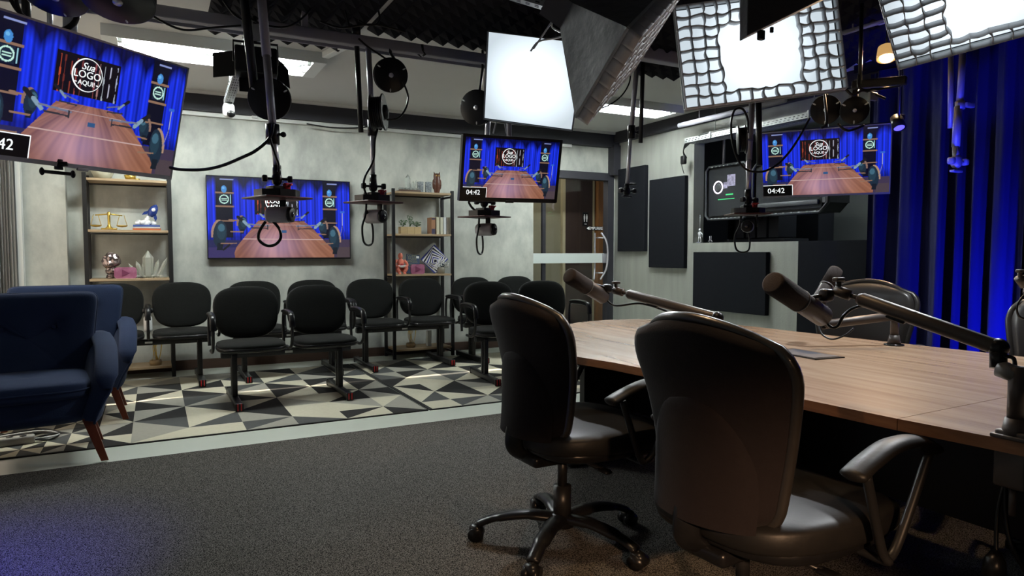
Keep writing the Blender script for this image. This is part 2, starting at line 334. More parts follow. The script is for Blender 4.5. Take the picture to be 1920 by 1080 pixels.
# glass door with black frame, corridor behind
dn=struct('door_1',MB().box(DX0,DX1+.1,YB-.03,YB+.08,DZ-.10,DZ).box(DX1,DX1+.1,YB-.03,YB+.08,0,DZ-.1).box(4.50,4.55,YB+.03,YB+.07,0,DZ-.1),cornice)
struct('glass_pane',MB().box(4.35,DX1,YB+.02,YB+.03,.01,DZ-.1),glassm,dn)
struct('privacy_band',MB().box(4.35,DX1-.03,YB+.008,YB+.019,1.058,1.189),mat('frosted white film',(.60,.66,.64),.5,noise=(5,.3,(.57,.63,.61)),emit=0),dn)
hx=5.40
h=MB().tube(smooth([(hx,YB-.02,1.47),(hx+.05,YB-.07,1.35),(hx+.065,YB-.085,1.17),(hx+.05,YB-.07,.98),(hx-.01,YB-.02,.83)]),.013)
h.tube(smooth([(hx-.05,YB+.06,1.47),(hx-.03,YB+.09,1.35),(hx-.02,YB+.1,1.17),(hx-.03,YB+.09,.98),(hx-.06,YB+.06,.83)]),.013); h.cyl((hx+.04,YB-.06,1.4),(hx-.03,YB+.08,1.4),.008).cyl((hx+.04,YB-.06,.92),(hx-.03,YB+.08,.92),.008)
struct('door_handle',h,chrome,dn); struct('door_lock',MB().rbox((5.475,YB-.01,1.12),(.07,.05,.13),.006),steel,dn)
e=MB().box(5.165,5.44,YB+.004,YB+.006,1.50,1.555,0); e.text('EMPURRE',.055,T(5.325,YB+.002,1.527)@Rx(90),1)
e.add([(5.175,YB+.001,1.527),(5.21,YB+.001,1.548),(5.21,YB+.001,1.506)],[(0,1,2)],1,False).box(5.20,5.225,YB+.001,YB+.003,1.522,1.532,1)
struct('push_sticker',e,[blackp,whitetext],dn)
# corridor shell
cy=8.75
m=MB().box(3.4,6.6,cy,cy+.1,0,2.7).box(3.3,3.4,YB+.12,cy+.1,0,2.7).box(6.6,6.7,YB+.12,cy+.1,0,2.7); struct('wall_corridor',m,khaki)
struct('ceiling_corridor',MB().box(3.3,6.7,YB+.12,cy+.1,2.6,2.7),khaki)
a=Yp(1056,500,cy).x; b=Yp(1107,500,cy).x
d2=struct('door_2',MB().box(a-.05,a,cy-.06,cy,0,2.40).box(b,b+.03,cy-.06,cy,0,2.40).box(a-.05,b+.03,cy-.06,cy,2.36,2.42),mat('pale door frame',(.4,.36,.24),.5,noise=(6,.3,(.36,.32,.21))))
struct('door_leaf',MB().box(a,b,cy-.05,cy-.01,0,2.36),darkdoor,d2)
x0=Yp(1120,500,cy-.1).x;x1=Yp(1139,500,cy-.1).x; struct('trim_6',MB().box(x0,x1,cy-.12,cy-.02,0,2.5),orangew)
p=Yp(1097.5,411,cy-.055); e=MB().rbox((p.x,p.y,p.z),(.10,.012,.21),.004,0)
for dx in (-.022,.022):
    e.sq((p.x+dx,p.y-.008,p.z+.062),(.010,.002,.010),mi=1); e.box(p.x+dx-.012,p.x+dx+.012,p.y-.009,p.y-.006,p.z+.0,p.z+.048,1); e.box(p.x+dx-.007,p.x+dx+.007,p.y-.009,p.y-.006,p.z-.04,p.z+.0,1)
e.box(p.x-.02,p.x+.02,p.y-.009,p.y-.006,p.z-.078,p.z-.07,1)
single('restroom_sign','small black restroom sign with two white figures on the brown door','sign',e,[blackp,whitetext],(p.x,p.y,p.z))
lamp('AREA','corridor_light',(4.9,8.2,2.55),(4.9,8.2,0),9,(1,.93,.75),.6)
# control room beyond the right wall opening
dkwall=mat('dim grey control room wall',(.30,.32,.31),.85,noise=(3,.3,(.27,.29,.28))); dk=mat('dark control room paint',(.02,.022,.03),.8,noise=(4,.3,(.025,.027,.036)))
struct('wall_control_room_back',MB().box(XR+2.0,XR+2.1,3.0,7.0,0,HC),dkwall); struct('wall_control_room_near',MB().box(XR+.16,XR+2.0,3.0,3.1,0,HC),dkwall); struct('wall_control_room_far',MB().box(XR+.16,XR+2.0,6.9,7.0,0,HC),dk)
struct('ceiling_control_room',MB().box(XR+.16,XR+2.1,3,7,2.75,2.82),dkwall)
m=MB(); q0=Xp(1395,400,XR+1.9); q1=Xp(1555,400,XR+1.9); m.rbox((XR+1.5,(q0.y+q1.y)/2-.30,.6),(.3,abs(q0.y-q1.y),1.2),.02).rbox((XR+1.5,(q0.y+q1.y)/2-.30,1.5),(.28,abs(q0.y-q1.y)*.96,.6),.02); single('equipment_cabinet','tall dark cabinet inside the control room window','cabinet',m,dk,(XR+1.5,(q0.y+q1.y)/2-.30,0))
lamp('AREA','control_room_light',(XR+1.2,4.2,2.7),(XR+1.2,4.6,0),7,(.85,.95,1),.5)
# acoustic panels on the right wall
def apanel(y0,y1,z0,z1,label):
    m=MB().rbox((XR-.03,(y0+y1)/2,(z0+z1)/2),(.058,y1-y0,z1-z0),.006,sm=False); return single('acoustic_board',label,'acoustic panel',m,panelb,(XR,(y0+y1)/2,z0),'acoustic panels on the right wall')
apanel(6.93,7.50,1.215,2.32,'tall charcoal acoustic panel nearest the glass door')
apanel(6.19,6.84,1.012,2.115,'tall charcoal acoustic panel beside the control room window')
apanel(4.96,6.03,.545,1.205,'wide charcoal acoustic panel below the control room window')
# black pyramid foam on the ceiling
def foam(x0,x1,y0,y1,mb,c=.125,h=.055):
    nx=int((x1-x0)/c); ny=int((y1-y0)/c); z=HC-.012
    mb.box(x0,x0+nx*c,y1-ny*c,y1,z,HC)
    for i in range(nx):
        for j in range(ny):
            a=x0+i*c; b=y1-j*c; mb.add([(a,b,z),(a+c,b,z),(a+c,b-c,z),(a,b-c,z),(a+c/2,b-c/2,z-h)],[(0,1,4),(1,2,4),(2,3,4),(3,0,4)],0,False)
m=MB(); foam(.36,1.40,.5,5.42,m); foam(1.40,4.3,-.5,4.9,m); foam(4.3,5.4,-.5,4.15,m)
single('acoustic_foam','black pyramid acoustic foam covering the middle of the ceiling','acoustic foam',m,foamm,(2.5,2.5,HC))
# ceiling beams / rails
def bar(p0,p1,w,h,mb,mi=0):
    p0=Vector(p0);p1=Vector(p1);d=(p1-p0);L=d.length;d.normalize(); s=d.cross(Vector((0,0,1))).normalized(); u=s.cross(d); M=frame((p0+p1)/2,d,s,u); mb.rbox((0,0,0),(L,w,h),min(w,h)*.15,mi,M); return M
m=MB(); bar((-1.2,4.7,2.655),(3.3,4.7,2.655),.07,.075,m); m.box(-.9,-.86,4.68,4.72,2.69,HC).box(.9,.94,4.68,4.72,2.69,HC).box(2.9,2.94,4.68,4.72,2.69,HC)
m.box(-1.2,3.3,4.735,4.745,2.60,2.63)
RIG=single('lighting_beam','long grey ceiling beam carrying the poles and cable reels','beam',m,greypaint,(1,4.7,2.6))
m=MB(); bar((3.25,4.25,2.74),(5.55,4.25,2.74),.09,.10,m); m.box(4.0,4.05,4.22,4.28,2.78,HC)
single('lighting_beam','grey ceiling beam behind the gridded softbox','beam',m,greypaint,(4.4,4.25,2.69))
def perf(p0,p1,w,h,mb,step=.05,holes=2):
    """slotted U channel: base plate and lips with dark slots"""
    p0=Vector(p0);p1=Vector(p1);d=(p1-p0);L=d.length;d.normalize(); s=d.cross(Vector((0,0,1))).normalized(); u=s.cross(d); M=frame(p0,d,s,u)
    mb.box(0,L,-w/2,w/2,-.002,0,0,M).box(0,L,-w/2,-w/2+.003,0,h,0,M).box(0,L,w/2-.003,w/2,0,h,0,M)
    for i in range(int(L/step)):
        x=i*step+step*.3
        for k in range(holes):
            y=-w/2+w*(k+1)/(holes+1); mb.box(x,x+step*.45,y-w*.06,y+w*.06,-.0035,-.0021,1,M)
        for yy in (-w/2-.001,w/2+.001):
            for k in range(2): mb.box(x+.012*k,x+step*.45+.012*k,yy-.0012,yy+.0012,h*(.2+.4*k),h*(.35+.4*k),1,M)
m=MB(); a=D(472,60,4.6); b=D(428,196,5.7); perf(a,b,.07,.04,m,holes=3); m.cyl((a.x,a.y,a.z),(a.x,a.y,HC),.006); q=a.lerp(b,.9); m.cyl((q.x,q.y,q.z),(q.x,q.y,HC),.005)
single('slotted_channel','short perforated metal channel sloping down behind the barn door lamp','channel',m,[galv,blackp],tuple(a))
c=b+Vector((0,-.02,-.03)); t=thing('ceiling_camera','small white rounded dome camera on the end of the perforated channel','camera',tuple(c))
mm=MB().sq((c.x,c.y,c.z-.02),(.048,.045,.065),.8,.8); build('housing',mm,whitep,t); build('lens',MB().sq((c.x+.015,c.y-.03,c.z-.055),(.035,.028,.03)),blackp,t); build('bracket',MB().cyl((c.x,c.y,c.z+.03),(c.x,c.y+.02,c.z+.09),.008),whitep,t)
a=D(930,-12,3.6);b=D(1068,30,3.6); m=MB(); perf(a,b,.06,.04,m,holes=2); m.cyl(a,(a.x,a.y,HC),.006).cyl(b,(b.x,b.y,HC),.006); single('slotted_channel','perforated metal channel at the top beside the plain lit softbox','channel',m,[galv,blackp],tuple(a))
m=MB(); perf((5.42,5.95,2.44),(5.42,3.98,2.44),.14,.05,m,holes=3)
for y in (5.55,4.3): m.cyl((5.42,y,2.44),(5.42,y,HC),.005); m.rbox((5.42,y,2.47),(.16,.03,.08),.01,0)
single('cable_tray','perforated metal cable tray above the control room window','cable tray',m,[galv,blackp],(5.42,4.9,2.44))
m=MB().cyl((5.33,6.02,2.645),(5.33,4.55,2.645),.028); m.cyl((5.33,5.7,2.645),(5.33,5.7,HC),.005).cyl((5.33,4.8,2.645),(5.33,4.8,HC),.005); single('conduit_pipe','grey conduit pipe under the gridded softbox near the right wall','pipe',m,greypaint,(5.33,5.2,2.645))
m=MB()
for k in range(5):
    o=.012*k; m.tube(smooth([(5.40-o,5.2,2.475+o*.5),(5.40-o,5.7,2.49),(5.42,5.98,2.47-o),(5.46,6.09,2.38),(5.52-o*.3,6.10+o*.4,2.30)]),.007,6)
m.tube(smooth([(5.5,6.1,2.30),(5.48,6.14,2.24),(5.5,6.12,2.12)]),.004,6); m.rbox((5.5,6.13,2.28),(.05,.07,.1),.015)
single('cable_bundle','bundle of black cables drooping from the end of the cable tray','cable',m,blackp,(5.42,5.9,2.3))
# fluorescent fixtures on the white ceiling
def fixture(x0,x1,y0,y1,label,power):
    t=thing('fluorescent_light',label,'ceiling light',((x0+x1)/2,(y0+y1)/2,HC),group='fluorescent ceiling lights')
    z=HC-.085
    h=MB().box(x0,x1,y0,y0+.02,z,HC).box(x0,x1,y1-.02,y1,z,HC).box(x0,x0+.10,y0+.02,y1-.02,z,HC).box(x1-.10,x1,y0+.02,y1-.02,z,HC).box(x0+.1,x1-.1,y0+.02,y1-.02,HC-.02,HC,1)
    build('housing',h,[whitemetal,mat('dim grey reflector',(.025,.027,.025),.5,noise=(9,.3,(.022,.024,.022)))],t); yc=(y0+y1)/2
    for y in (yc-(y1-y0)*.22,yc+(y1-y0)*.22):
        r=MB().add([(x0+.1,y-.07,z+.055),(x1-.1,y-.07,z+.055),(x1-.1,y-.045,HC-.021),(x0+.1,y-.045,HC-.021)],[(0,1,2,3)],0,False).add([(x0+.1,y+.07,z+.055),(x1-.1,y+.07,z+.055),(x1-.1,y+.045,HC-.021),(x0+.1,y+.045,HC-.021)],[(0,1,2,3)],0,False)
        build('reflector',r,mat('dim grey reflector',(.025,.027,.025),.5,noise=(9,.3,(.022,.024,.022))),t); build('tube',MB().cyl((x0+.12,y,z+.025),(x1-.12,y,z+.025),.016),tube_e,t)
        build('socket',MB().rbox((x0+.115,y,z+.03),(.03,.04,.05),.004),whitep,t); build('socket',MB().rbox((x1-.115,y,z+.03),(.03,.04,.05),.004),whitep,t)
    return t
fixture(-.30,1.28,5.66,6.18,'twin tube fluorescent light on the left of the white ceiling',150)
fixture(3.72,5.22,5.82,6.20,'twin tube fluorescent light on the right of the white ceiling',110)
m=MB(); bar((1.26,5.62,2.79),(1.36,5.15,2.79),.06,.05,m); single('ceiling_duct','short bluish white cable duct joining the left fluorescent light','duct',m,whitemetal,(1.3,5.4,2.79))
# black curtain along the right side, blue light put into its colour
m=MB(); drape(m,(XR-.12,3.82),(XR-.18,2.55),.02,2.74,.06,6,5,nz=14,flare=.7); single('stage_curtain','dark blue-lit black velvet curtain beside the control room window','curtain',m,curtb,(XR-.12,3.2,0),'blue-lit stage curtains')
m=MB(); drape(m,(XR-.19,2.53),(XR-.22,.6),.02,2.74,.065,7,9,nz=14,flare=.7); single('stage_curtain','bright blue-lit black velvet curtain at the right edge behind the table','curtain',m,curtb,(XR-.18,1.6,0),'blue-lit stage curtains')
single('curtain_track','black curtain track on the ceiling above the blue-lit curtains','track',MB().box(XR-.22,XR-.12,.6,3.9,2.75,HC),blackp,(XR-.15,2.2,2.78))

p=Yp(477,214,YB-.06); single('junction_box','small white junction box on the wall trim below the large cable reel','junction box',MB().rbox((p.x,p.y,p.z),(.055,.03,.085),.005),whitep,tuple(p))
m=MB(); a=Z(1578,62,HC-.10); b=Z(1690,30,HC-.10); m.cyl(a,b,.014).cyl(a+Vector((0,.05,0)),b+Vector((0,.05,0)),.014)
for q in (a.lerp(b,.2),a.lerp(b,.8)): m.cyl(q,(q.x,q.y,HC-.06),.006).rbox((q.x,q.y+.025,q.z-.01),(.03,.10,.01),.003)
single('conduit_rails','pair of thin grey conduit rails on the dark ceiling left of the warm lamp','pipe',m,greypaint,tuple(a))
p=D(1685,236,4.35); t=thing('stage_spot','small dark stage spotlight with a violet lens against the blue-lit curtain','stage lamp',tuple(p)); M=aimz(p,Vector((-.2,-.4,-.9)))
build('lamp_can',MB().lathe([(0,-.07),(.035,-.07),(.042,.02),(.038,.02),(.0,.0)],20,0,M),blackp,t); build('lens',MB().sq((0,0,.012),(.034,.034,.012),M=M),mat('violet lens glow',(.25,.2,.9),.3,emit=.8),t); build('bracket',MB().cyl(p,(p.x,p.y,HC-.07),.008).rbox(tuple(p+Vector((.03,0,.06))),(.05,.02,.03),.004),blackm,t)
# ================================================================ BEAM SEATS (waiting room pairs)
redcap=mat('red stripe on foot cap',(.5,.02,.02),.4,noise=(10,.3,(.45,.02,.02)))
def seat_pair(label,loc,rot,narms=3):
    t=thing('tandem_chair',label,'seat pair',loc,group='black two-seat beam chairs',world=False); t.rotation_euler=(0,0,math.radians(rot))
    # local: faces -Y, feet bars run from y=-.37 to .37
    build('beam',MB().rbox((0,0,.385),(1.02,.075,.05),.006),blackm,t)
    build('maker_plate',MB().rbox((0,-.040,.385),(.06,.004,.018),.001),whitemetal,t)
    for sx in (-.415,.415):
        lg=build('leg',MB().rbox((sx,-.035,.21),(.042,.034,.36),.008).rbox((sx,.035,.21),(.042,.034,.36),.008),blackm,t)
        build('foot_bar',MB().rbox((sx,0,.035),(.055,.70,.05),.01),blackp,lg)
        for sy in (-.355,.355): build('foot_cap',MB().rbox((sx,sy,.034),(.06,.028,.062),.008).rbox((sx-.012,sy+math.copysign(.015,sy),.036),(.008,.004,.052),.001,1).rbox((sx+.012,sy+math.copysign(.015,sy),.036),(.008,.004,.052),.001,1),[blackp,redcap],lg)
    for cx in (-.287,.287):
        w=lambda x,y,z:(x,y,z+.25*(-(y<-.5)*(abs(y)-.5)))
        s_=build('seat',MB().sq((cx,-.02,.462),(.252,.235,.034),.55,.55,40,0,warp=w),darkfab,t)
        build('seat_pan',MB().sq((cx,-.02,.444),(.258,.24,.026),.5,.55,40,0,warp=w),blackp,s_)
        bw=lambda x,y,z:(x*(1+.10*(-z)),y+.45*x*x*-1+.9*max(0,z)**2*.3,z)
        M=T(cx,.225,.70)@Rx(-9)
        bk=build('backrest',MB().sq((0,0,0),(.25,.212,.032),.5,.68,48,0,M=M@Rx(90),warp=lambda x,y,z:(x*(1+.05*y),y,z-.5*x*x)),darkfab,t)
        build('back_shell',MB().sq((0,0,0),(.253,.215,.022),.5,.68,48,0,M=M@Rx(90)@T(0,0,-.016),warp=lambda x,y,z:(x*(1+.05*y),y,z-.7*x*x)),blackp,bk)
        build('back_support',MB().tube([(cx,.05,.40),(cx,.20,.40),(cx,.262,.45),(cx,.27,.62)],.018,8,flat=.5),blackm,t)
    xs=(-.575,0,.575)[:narms]
    for x in xs:
        arm=build('armrest',MB().tube(smooth([(x,.20,.44),(x,.215,.56),(x,.19,.675),(x,.08,.69),(x,-.1,.69),(x,-.185,.67),(x,-.205,.60),(x,-.19,.48),(x,-.10,.425),(x,.05,.42)],6),.0125,8),blackm,t)
        build('arm_pad',MB().tube(smooth([(x,.175,.70),(x,.06,.712),(x,-.09,.712),(x,-.175,.70),(x,-.212,.655),(x,-.217,.60)],6),.024,10,flat=.62),blackp,arm)
    return t
ZB=.0088
A=seat_pair('front black two-seat beam chair, centred below the wall television',(.95,5.74,ZB),0)
def pair(label,x,y,rot): return again(A,label,M=Matrix.Translation((x,y,ZB))@Matrix.Rotation(math.radians(rot),4,'Z'))
pair('black two-seat beam chair directly behind the front pair, only its backrest tops showing',1.15,6.88,0)
pair('black two-seat beam chair on the left, behind the navy armchairs',-.065,6.90,0)
pair('black two-seat beam chair standing in front of the right shelf unit',2.33,6.90,0)
pair('black two-seat beam chair farthest right in the back row, against the wall',3.52,6.86,2)
pair('black two-seat beam chair in front of the glass door, turned slightly to the left',3.13,5.66,-6)
# ================================================================ OFFICE CHAIRS
def office_chair(label,loc,rot,name='office_chair'):
    t=thing(name,label,'office chair',loc,group='black leather office chairs',world=False); t.rotation_euler=(0,0,math.radians(rot))
    # local: faces +Y
    def hw(v): # half width along the back, v 0 bottom..1 top
        return .172+.082*v**1.4
    def spine(v): return -.165+.02*math.sin(v*PI*.9)-.06*v*v
    Hh=.50; Z0=.475
    def outline(u,v):  # u -1..1 rounded corners top and bottom
        cr=.12; h=hw(v); y=v*Hh
        if y>Hh-cr: k=(y-(Hh-cr))/cr; h-=.10*(1-math.sqrt(max(0,1-k*k)))
        if y<.07: k=(.07-y)/.07; h-=.06*(1-math.sqrt(max(0,1-k*k)))
        arch=.045*(1-u*u)*max(0,(v-.55)/.45)
        return u*h, Z0+y+arch
    def surf(off):
        def fn(a,v):
            u=2*a-1; x,z=outline(u,v); e=1-max(abs(u)**6,abs(2*v-1)**10)
            return (x,spine(v)+.055*u*u+off*e**.5,z)
        return fn
    mb=MB().grid(surf(.055),20,24); build('back_cushion',mb,leather_r,t)
    mb=MB().grid(surf(-.030),20,24,flip=True); bs=build('back_shell',mb,shellfab,t)
    # piping round the rim
    rim=[]; n=24
    for i in range(n): rim.append(surf(0)(0,i/n))
    for i in range(n): rim.append(surf(0)(i/n,1))
    for i in range(n): rim.append(surf(0)(1,1-i/n))
    for i in range(n): rim.append(surf(0)(1-i/n,0))
    build('piping',MB().tube([(p[0],p[1]+.006,p[2]) for p in rim],.014,8,closed=True),leather_r,bs)
    # lumbar cover on the back of the shell
    def lum(a,v):
        u=2*a-1; top=.66; w=(1-(v)**2.2)**.5; x=u*w*(hw(v*top)-.02); vv=v*top; e=math.sqrt(max(0,(1-abs(u)**3)))*math.sqrt(max(0,1-v**4))
        ux=x/hw(vv); return (x,spine(vv)+.055*ux*ux-.026-.026*e,Z0+.005+vv*Hh)
    build('lumbar_cover',MB().grid(lum,20,18,flip=True),shellfab,bs)
    build('back_bracket',MB().tube(smooth([(0,-.175,.56),(0,-.195,.48),(0,-.19,.42),(0,-.14,.385),(0,-.04,.385)]),.032,10,flat=.35),blackp,t)
    def sw(x,y,z): return (x*(1-.10*max(0,-y)),y,z-.9*max(0,y-.45)**1.4+.25*x*x*(1 if z>0 else .3))
    st=build('seat',MB().sq((0,.10,.455),(.25,.27,.055),.55,.6,48,0,warp=sw),leather,t); build('seat_shell',MB().sq((0,.10,.425),(.235,.255,.035),.5,.6,40),blackp,st)
    build('mechanism',MB().rbox((0,-.03,.378),(.15,.26,.045),.015).cyl((.0,.02,.37),(.20,.02,.365),.008).rbox((.215,.02,.365),(.05,.03,.012),.005),blackp,t)
    build('column',MB().cyl((0,0,.10),(0,0,.24),.032).cyl((0,0,.24),(0,0,.37),.017),blackm,t)
    for sx in (-1,1):
        x=sx*.285
        ar=build('armrest',MB().tube(smooth([(sx*.18,.13,.40),(x,.12,.40),(x,.10,.44),(x,.035,.645)]),.011,8).tube(smooth([(x,.12,.40),(x,.17,.44),(x,.29,.655)]),.011,8),blackm,t)
        build('arm_pad',MB().tube(smooth([(x,-.02,.645),(x,.04,.672),(x,.13,.698),(x,.23,.692),(x,.31,.655)],6),[.018]+[.03]*22+[.026,.018],12,flat=.55),leather,ar)
    base=build('base',MB().cyl((0,0,.075),(0,0,.125),.045,.038),blackp,t)
    for k in range(5):
        a=2*PI*k/5+.35; dx,dy=math.cos(a),math.sin(a)
        build('base_arm',MB().tube(smooth([(dx*.02,dy*.02,.105),(dx*.12,dy*.12,.115),(dx*.23,dy*.23,.098),(dx*.30,dy*.30,.068)]),[.034]*8+[.03]*8+[.024]*8+[.02],10,flat=.6),blackp,base)
        cx,cy=dx*.305,dy*.305; px,py=-dy,dx
        cs=build('caster',MB().cyl((cx+px*.006,cy+py*.006,.029),(cx+px*.026,cy+py*.026,.029),.028,n=18).cyl((cx-px*.006,cy-py*.006,.029),(cx-px*.026,cy-py*.026,.029),.028,n=18).cyl((cx,cy,.03),(cx,cy,.07),.008),blackp,base)
        build('caster_hood',MB().sq((cx-dx*.0,cy,.042),(.03,.024,.026),.8,.8,M=None),blackp,base)
    t.scale=(1.16,1.16,1); return t
CZ=.0125
OC=office_chair('black office chair seen from behind, at the left end of the table',(1.45,2.31,CZ),-88)
def ochair(label,x,y,rot): return again(OC,label,M=Matrix.Translation((x,y,CZ))@Matrix.Rotation(math.radians(rot),4,'Z')@Matrix.Diagonal((1.16,1.16,1,1)))
ochair('large black office chair seen from behind in the foreground, its back hiding the table edge',1.47,1.37,-86)
ochair('black office chair across the table, its leather front facing the camera',3.50,2.46,112)
ochair('black office chair cut off by the right edge, beyond the table',3.36,1.42,92)
# ================================================================ NAVY ARMCHAIRS
def armchair(label,loc,rot):
    t=thing('armchair',label,'armchair',loc,group='navy fabric armchairs',world=False); t.rotation_euler=(0,0,math.radians(rot))
    # faces -Y ; width .84, depth .75
    def shell(a,v):
        pass
    body=MB().sq((0,.02,.33),(.36,.34,.115),.45,.45,48,0,warp=lambda x,y,z:(x*(1+.08*z),y,z)); build('body',body,navy,t)
    cush=MB().sq((0,-.05,.425),(.305,.31,.06),.42,.42,56,0,warp=lambda x,y,z:(x,y,z+(.12*math.cos(x*PI/2)*math.cos(y*PI/2)-.35*math.exp(-((x)**2+(y-.1)**2)*22) if z>0 else 0)))
    sc=build('seat_cushion',cush,navy,t); 
    pts=[(.305*math.cos(q)*1.0 if 0 else math.copysign(abs(math.cos(q))**.42,math.cos(q))*.305,-.05+math.copysign(abs(math.sin(q))**.42,math.sin(q))*.31,.425) for q in [2*PI*i/64 for i in range(64)]]
    build('seat_piping',MB().tube(pts,.006,6,closed=True),navy,sc)
    def bw(x,y,z):
        d=0
        if z>0:
            for bx,by in ((-.38,.25),(.38,.25)): d-=.85*math.exp(-((x-bx)**2*1.4+(y-by)**2)*26)
            d-=.22*math.exp(-(abs(y-.25)*9)**2)+.22*math.exp(-(abs(abs(x)-.38)*10)**2)*(y>-.6)
        return (x*(1+.10*y),y,z+d*.6)
    M=T(0,.235,.655)@Rx(78)
    bk=build('back_cushion',MB().sq((0,0,0),(.335,.285,.075),.34,.15,80,0,M=M,warp=bw),navy,t)
    edge=[M@Vector(((.335+.0)*math.copysign(abs(math.cos(q))**.15,math.cos(q))*(1+.10*math.copysign(abs(math.sin(q))**.15,math.sin(q))),.285*math.copysign(abs(math.sin(q))**.15,math.sin(q)),.02)) for q in [2*PI*i/72 for i in range(72)]]
    build('back_piping',MB().tube(edge,.007,6,closed=True),navy,bk)
    for bx in (-.38*.335,.38*.335): build('tuft_button',MB().sq((0,0,0),(.013,.013,.006),M=M@T(bx,.071,.038)),navy,bk)
    for sx in (-1,1):
        def wing(a,v,sx=sx):
            # a along depth front->back, v up
            y=-.36+.66*a; top=.575+.09*a-.16*(1-a)**4; z=.235+(top-.235)*v; x=.305+.085*v**1.3+.02*math.sin(a*PI)
            return x,y,z
        def outer(a,v): x,y,z=wing(a,v); e=max(abs(2*a-1)**8,abs(2*v-1)**8); return (sx*(x+.035*(1-e)),y,z)
        def inner(a,v): x,y,z=wing(a,v); e=max(abs(2*a-1)**8,abs(2*v-1)**8); return (sx*(x-.085*(1-e)),y,z)
        ar=build('arm',MB().grid(outer,18,18,flip=sx<0).grid(inner,18,18,flip=sx>0),navy,t)
        rim=[wing(0,i/10) for i in range(10)]+[wing(i/12,1) for i in range(12)]+[wing(1,1-i/10) for i in range(10)]+[wing(1-i/12,0) for i in range(12)]
        build('arm_piping',MB().tube([(sx*x,y,z) for x,y,z in rim],.008,6,closed=True),navy,ar)
        pad=[(sx*(wing(a,1)[0]-.025),wing(a,1)[1],wing(a,1)[2]+.008) for a in [i/10 for i in range(11)]]
        build('arm_pad',MB().tube(pad,[.025]+[.06]*9+[.04],14,flat=.42),navy,ar)
        for sy in (-1,1):
            build('leg',MB().add([(sx*(.27+dx)+sx*0,sy*.24+dy,.26) for dx,dy in ((-.028,-.028),(.028,-.028),(.028,.028),(-.028,.028))]+[(sx*(.352+dx),(.235 if sy>0 else -.285)+dy,0) for dx,dy in ((-.019,-.019),(.019,-.019),(.019,.019),(-.019,.019))],[(0,1,2,3),(7,6,5,4),(0,4,5,1),(1,5,6,2),(2,6,7,3),(3,7,4,0)],0,False),mahog,t,bevel=.003)
    return t
AC=armchair('navy fabric armchair in the left foreground, cut off by the picture edge',(-.66,4.72,.0125),6)
again(AC,'navy fabric armchair standing behind the nearer one, on the triangle rug',M=Matrix.Translation((-.575,5.80,.0092))@Matrix.Rotation(math.radians(3),4,'Z'))
# power strip and cables on the floor at the left edge
c=Z(18,838); t=thing('power_strip','grey power strip with coiled cables on the rug at the left edge','power strip',tuple(c))
build('case',MB().rbox((c.x,c.y,c.z+.035),(.26,.07,.05),.012,0,M=T(c.x,c.y,0)@Rz(8)@T(-c.x,-c.y,0)),mat('warm grey plastic',(.38,.37,.34),.5,noise=(8,.3,(.35,.34,.31))),t)
for k in (-.07,0,.07): build('socket',MB().cyl((c.x+k,c.y-.0,c.z+.06),(c.x+k,c.y,c.z+.063),.018),blackp,t)
for k in range(3): build('cable',MB().tube(smooth([(c.x+.10,c.y+.02,c.z+.03),(c.x+.2,c.y+.0+.03*k,c.z+.02+.01*k),(c.x+.24,c.y+.12+.02*k,c.z+.02),(c.x+.12,c.y+.2+.02*k,c.z+.025+.008*k),(c.x-.15,c.y+.17+.03*k,c.z+.02)]),.006,6),[blackp,whitep,blackp][k],t)
# ================================================================ TABLE
out=[(1.86,.30),(1.80,.90),(1.771,1.115),(1.75,1.42),(1.70,1.80),(1.652,2.24),(1.60,2.47),(1.63,2.68),(1.74,2.95),(1.93,3.25),(2.15,3.48),(2.40,3.65),(2.66,3.70),(2.90,3.645),(3.06,3.45),(3.17,3.2),(3.21,2.95),(3.24,2.45),(3.27,2.03),(3.31,1.56),(3.36,1.05),(3.38,.30)]
TB=thing('conference_table','long walnut conference table with a rounded far end','table',(2.5,2.0,0))
def clip(poly,a,b,keep):  # keep side of line a->b
    res=[];n=len(poly); f=lambda p:((b[0]-a[0])*(p[1]-a[1])-(b[1]-a[1])*(p[0]-a[0]))*keep
    for i in range(n):
        p,q=poly[i],poly[(i+1)%n]; fp,fq=f(p),f(q)
        if fp>=0: res.append(p)
        if fp*fq<0: k=fp/(fp-fq); res.append((p[0]+(q[0]-p[0])*k,p[1]+(q[1]-p[1])*k))
    return res
s1a,s1b=(1.5,1.112),(3.6,1.16); s2a,s2b=(1.5,2.868),(3.6,2.95); g=.0012
def shift(p,d): return (p[0],p[1]+d)
near=clip(out,shift(s1a,-g),shift(s1b,-g),-1); mid=clip(clip(out,shift(s1a,g),shift(s1b,g),1),shift(s2a,-g),shift(s2b,-g),-1); far=clip(out,shift(s2a,g),shift(s2b,g),1)
for pl in (near,mid,far): build('table_top',MB().prism(pl,.718,.75,0,side=1),[walnut,walnut_e],TB)
build('modesty_panel',MB().box(2.46,2.50,.4,3.2,.27,.716),blackp,TB)
for y in (.75,2.0,3.15): build('table_leg',MB().rbox((2.48,y,.36),(.75,.05,.70),.004,sm=False).rbox((2.48,y,.025),(.95,.09,.05),.01),blackp,TB)
pl=[tuple(Z(*p,.75))[:2] for p in ((1478,656),(1500,654.5),(1582,672),(1528,676.5))]
pl=[(2.44,1.90),(2.60,1.88),(2.62,2.16),(2.46,2.18)]
po=MB().prism(pl,.7502,.7545); x=[p[0]*.86+.14*2.53 for p in pl]; y=[p[1]*.86+.14*2.03 for p in pl]; po.prism(list(zip(x,y)),.7546,.7556,1)
build('power_lid',po,[blackp,mat('dark grey lid',(.06,.06,.07),.5,noise=(9,.3,(.05,.05,.06)))],TB)
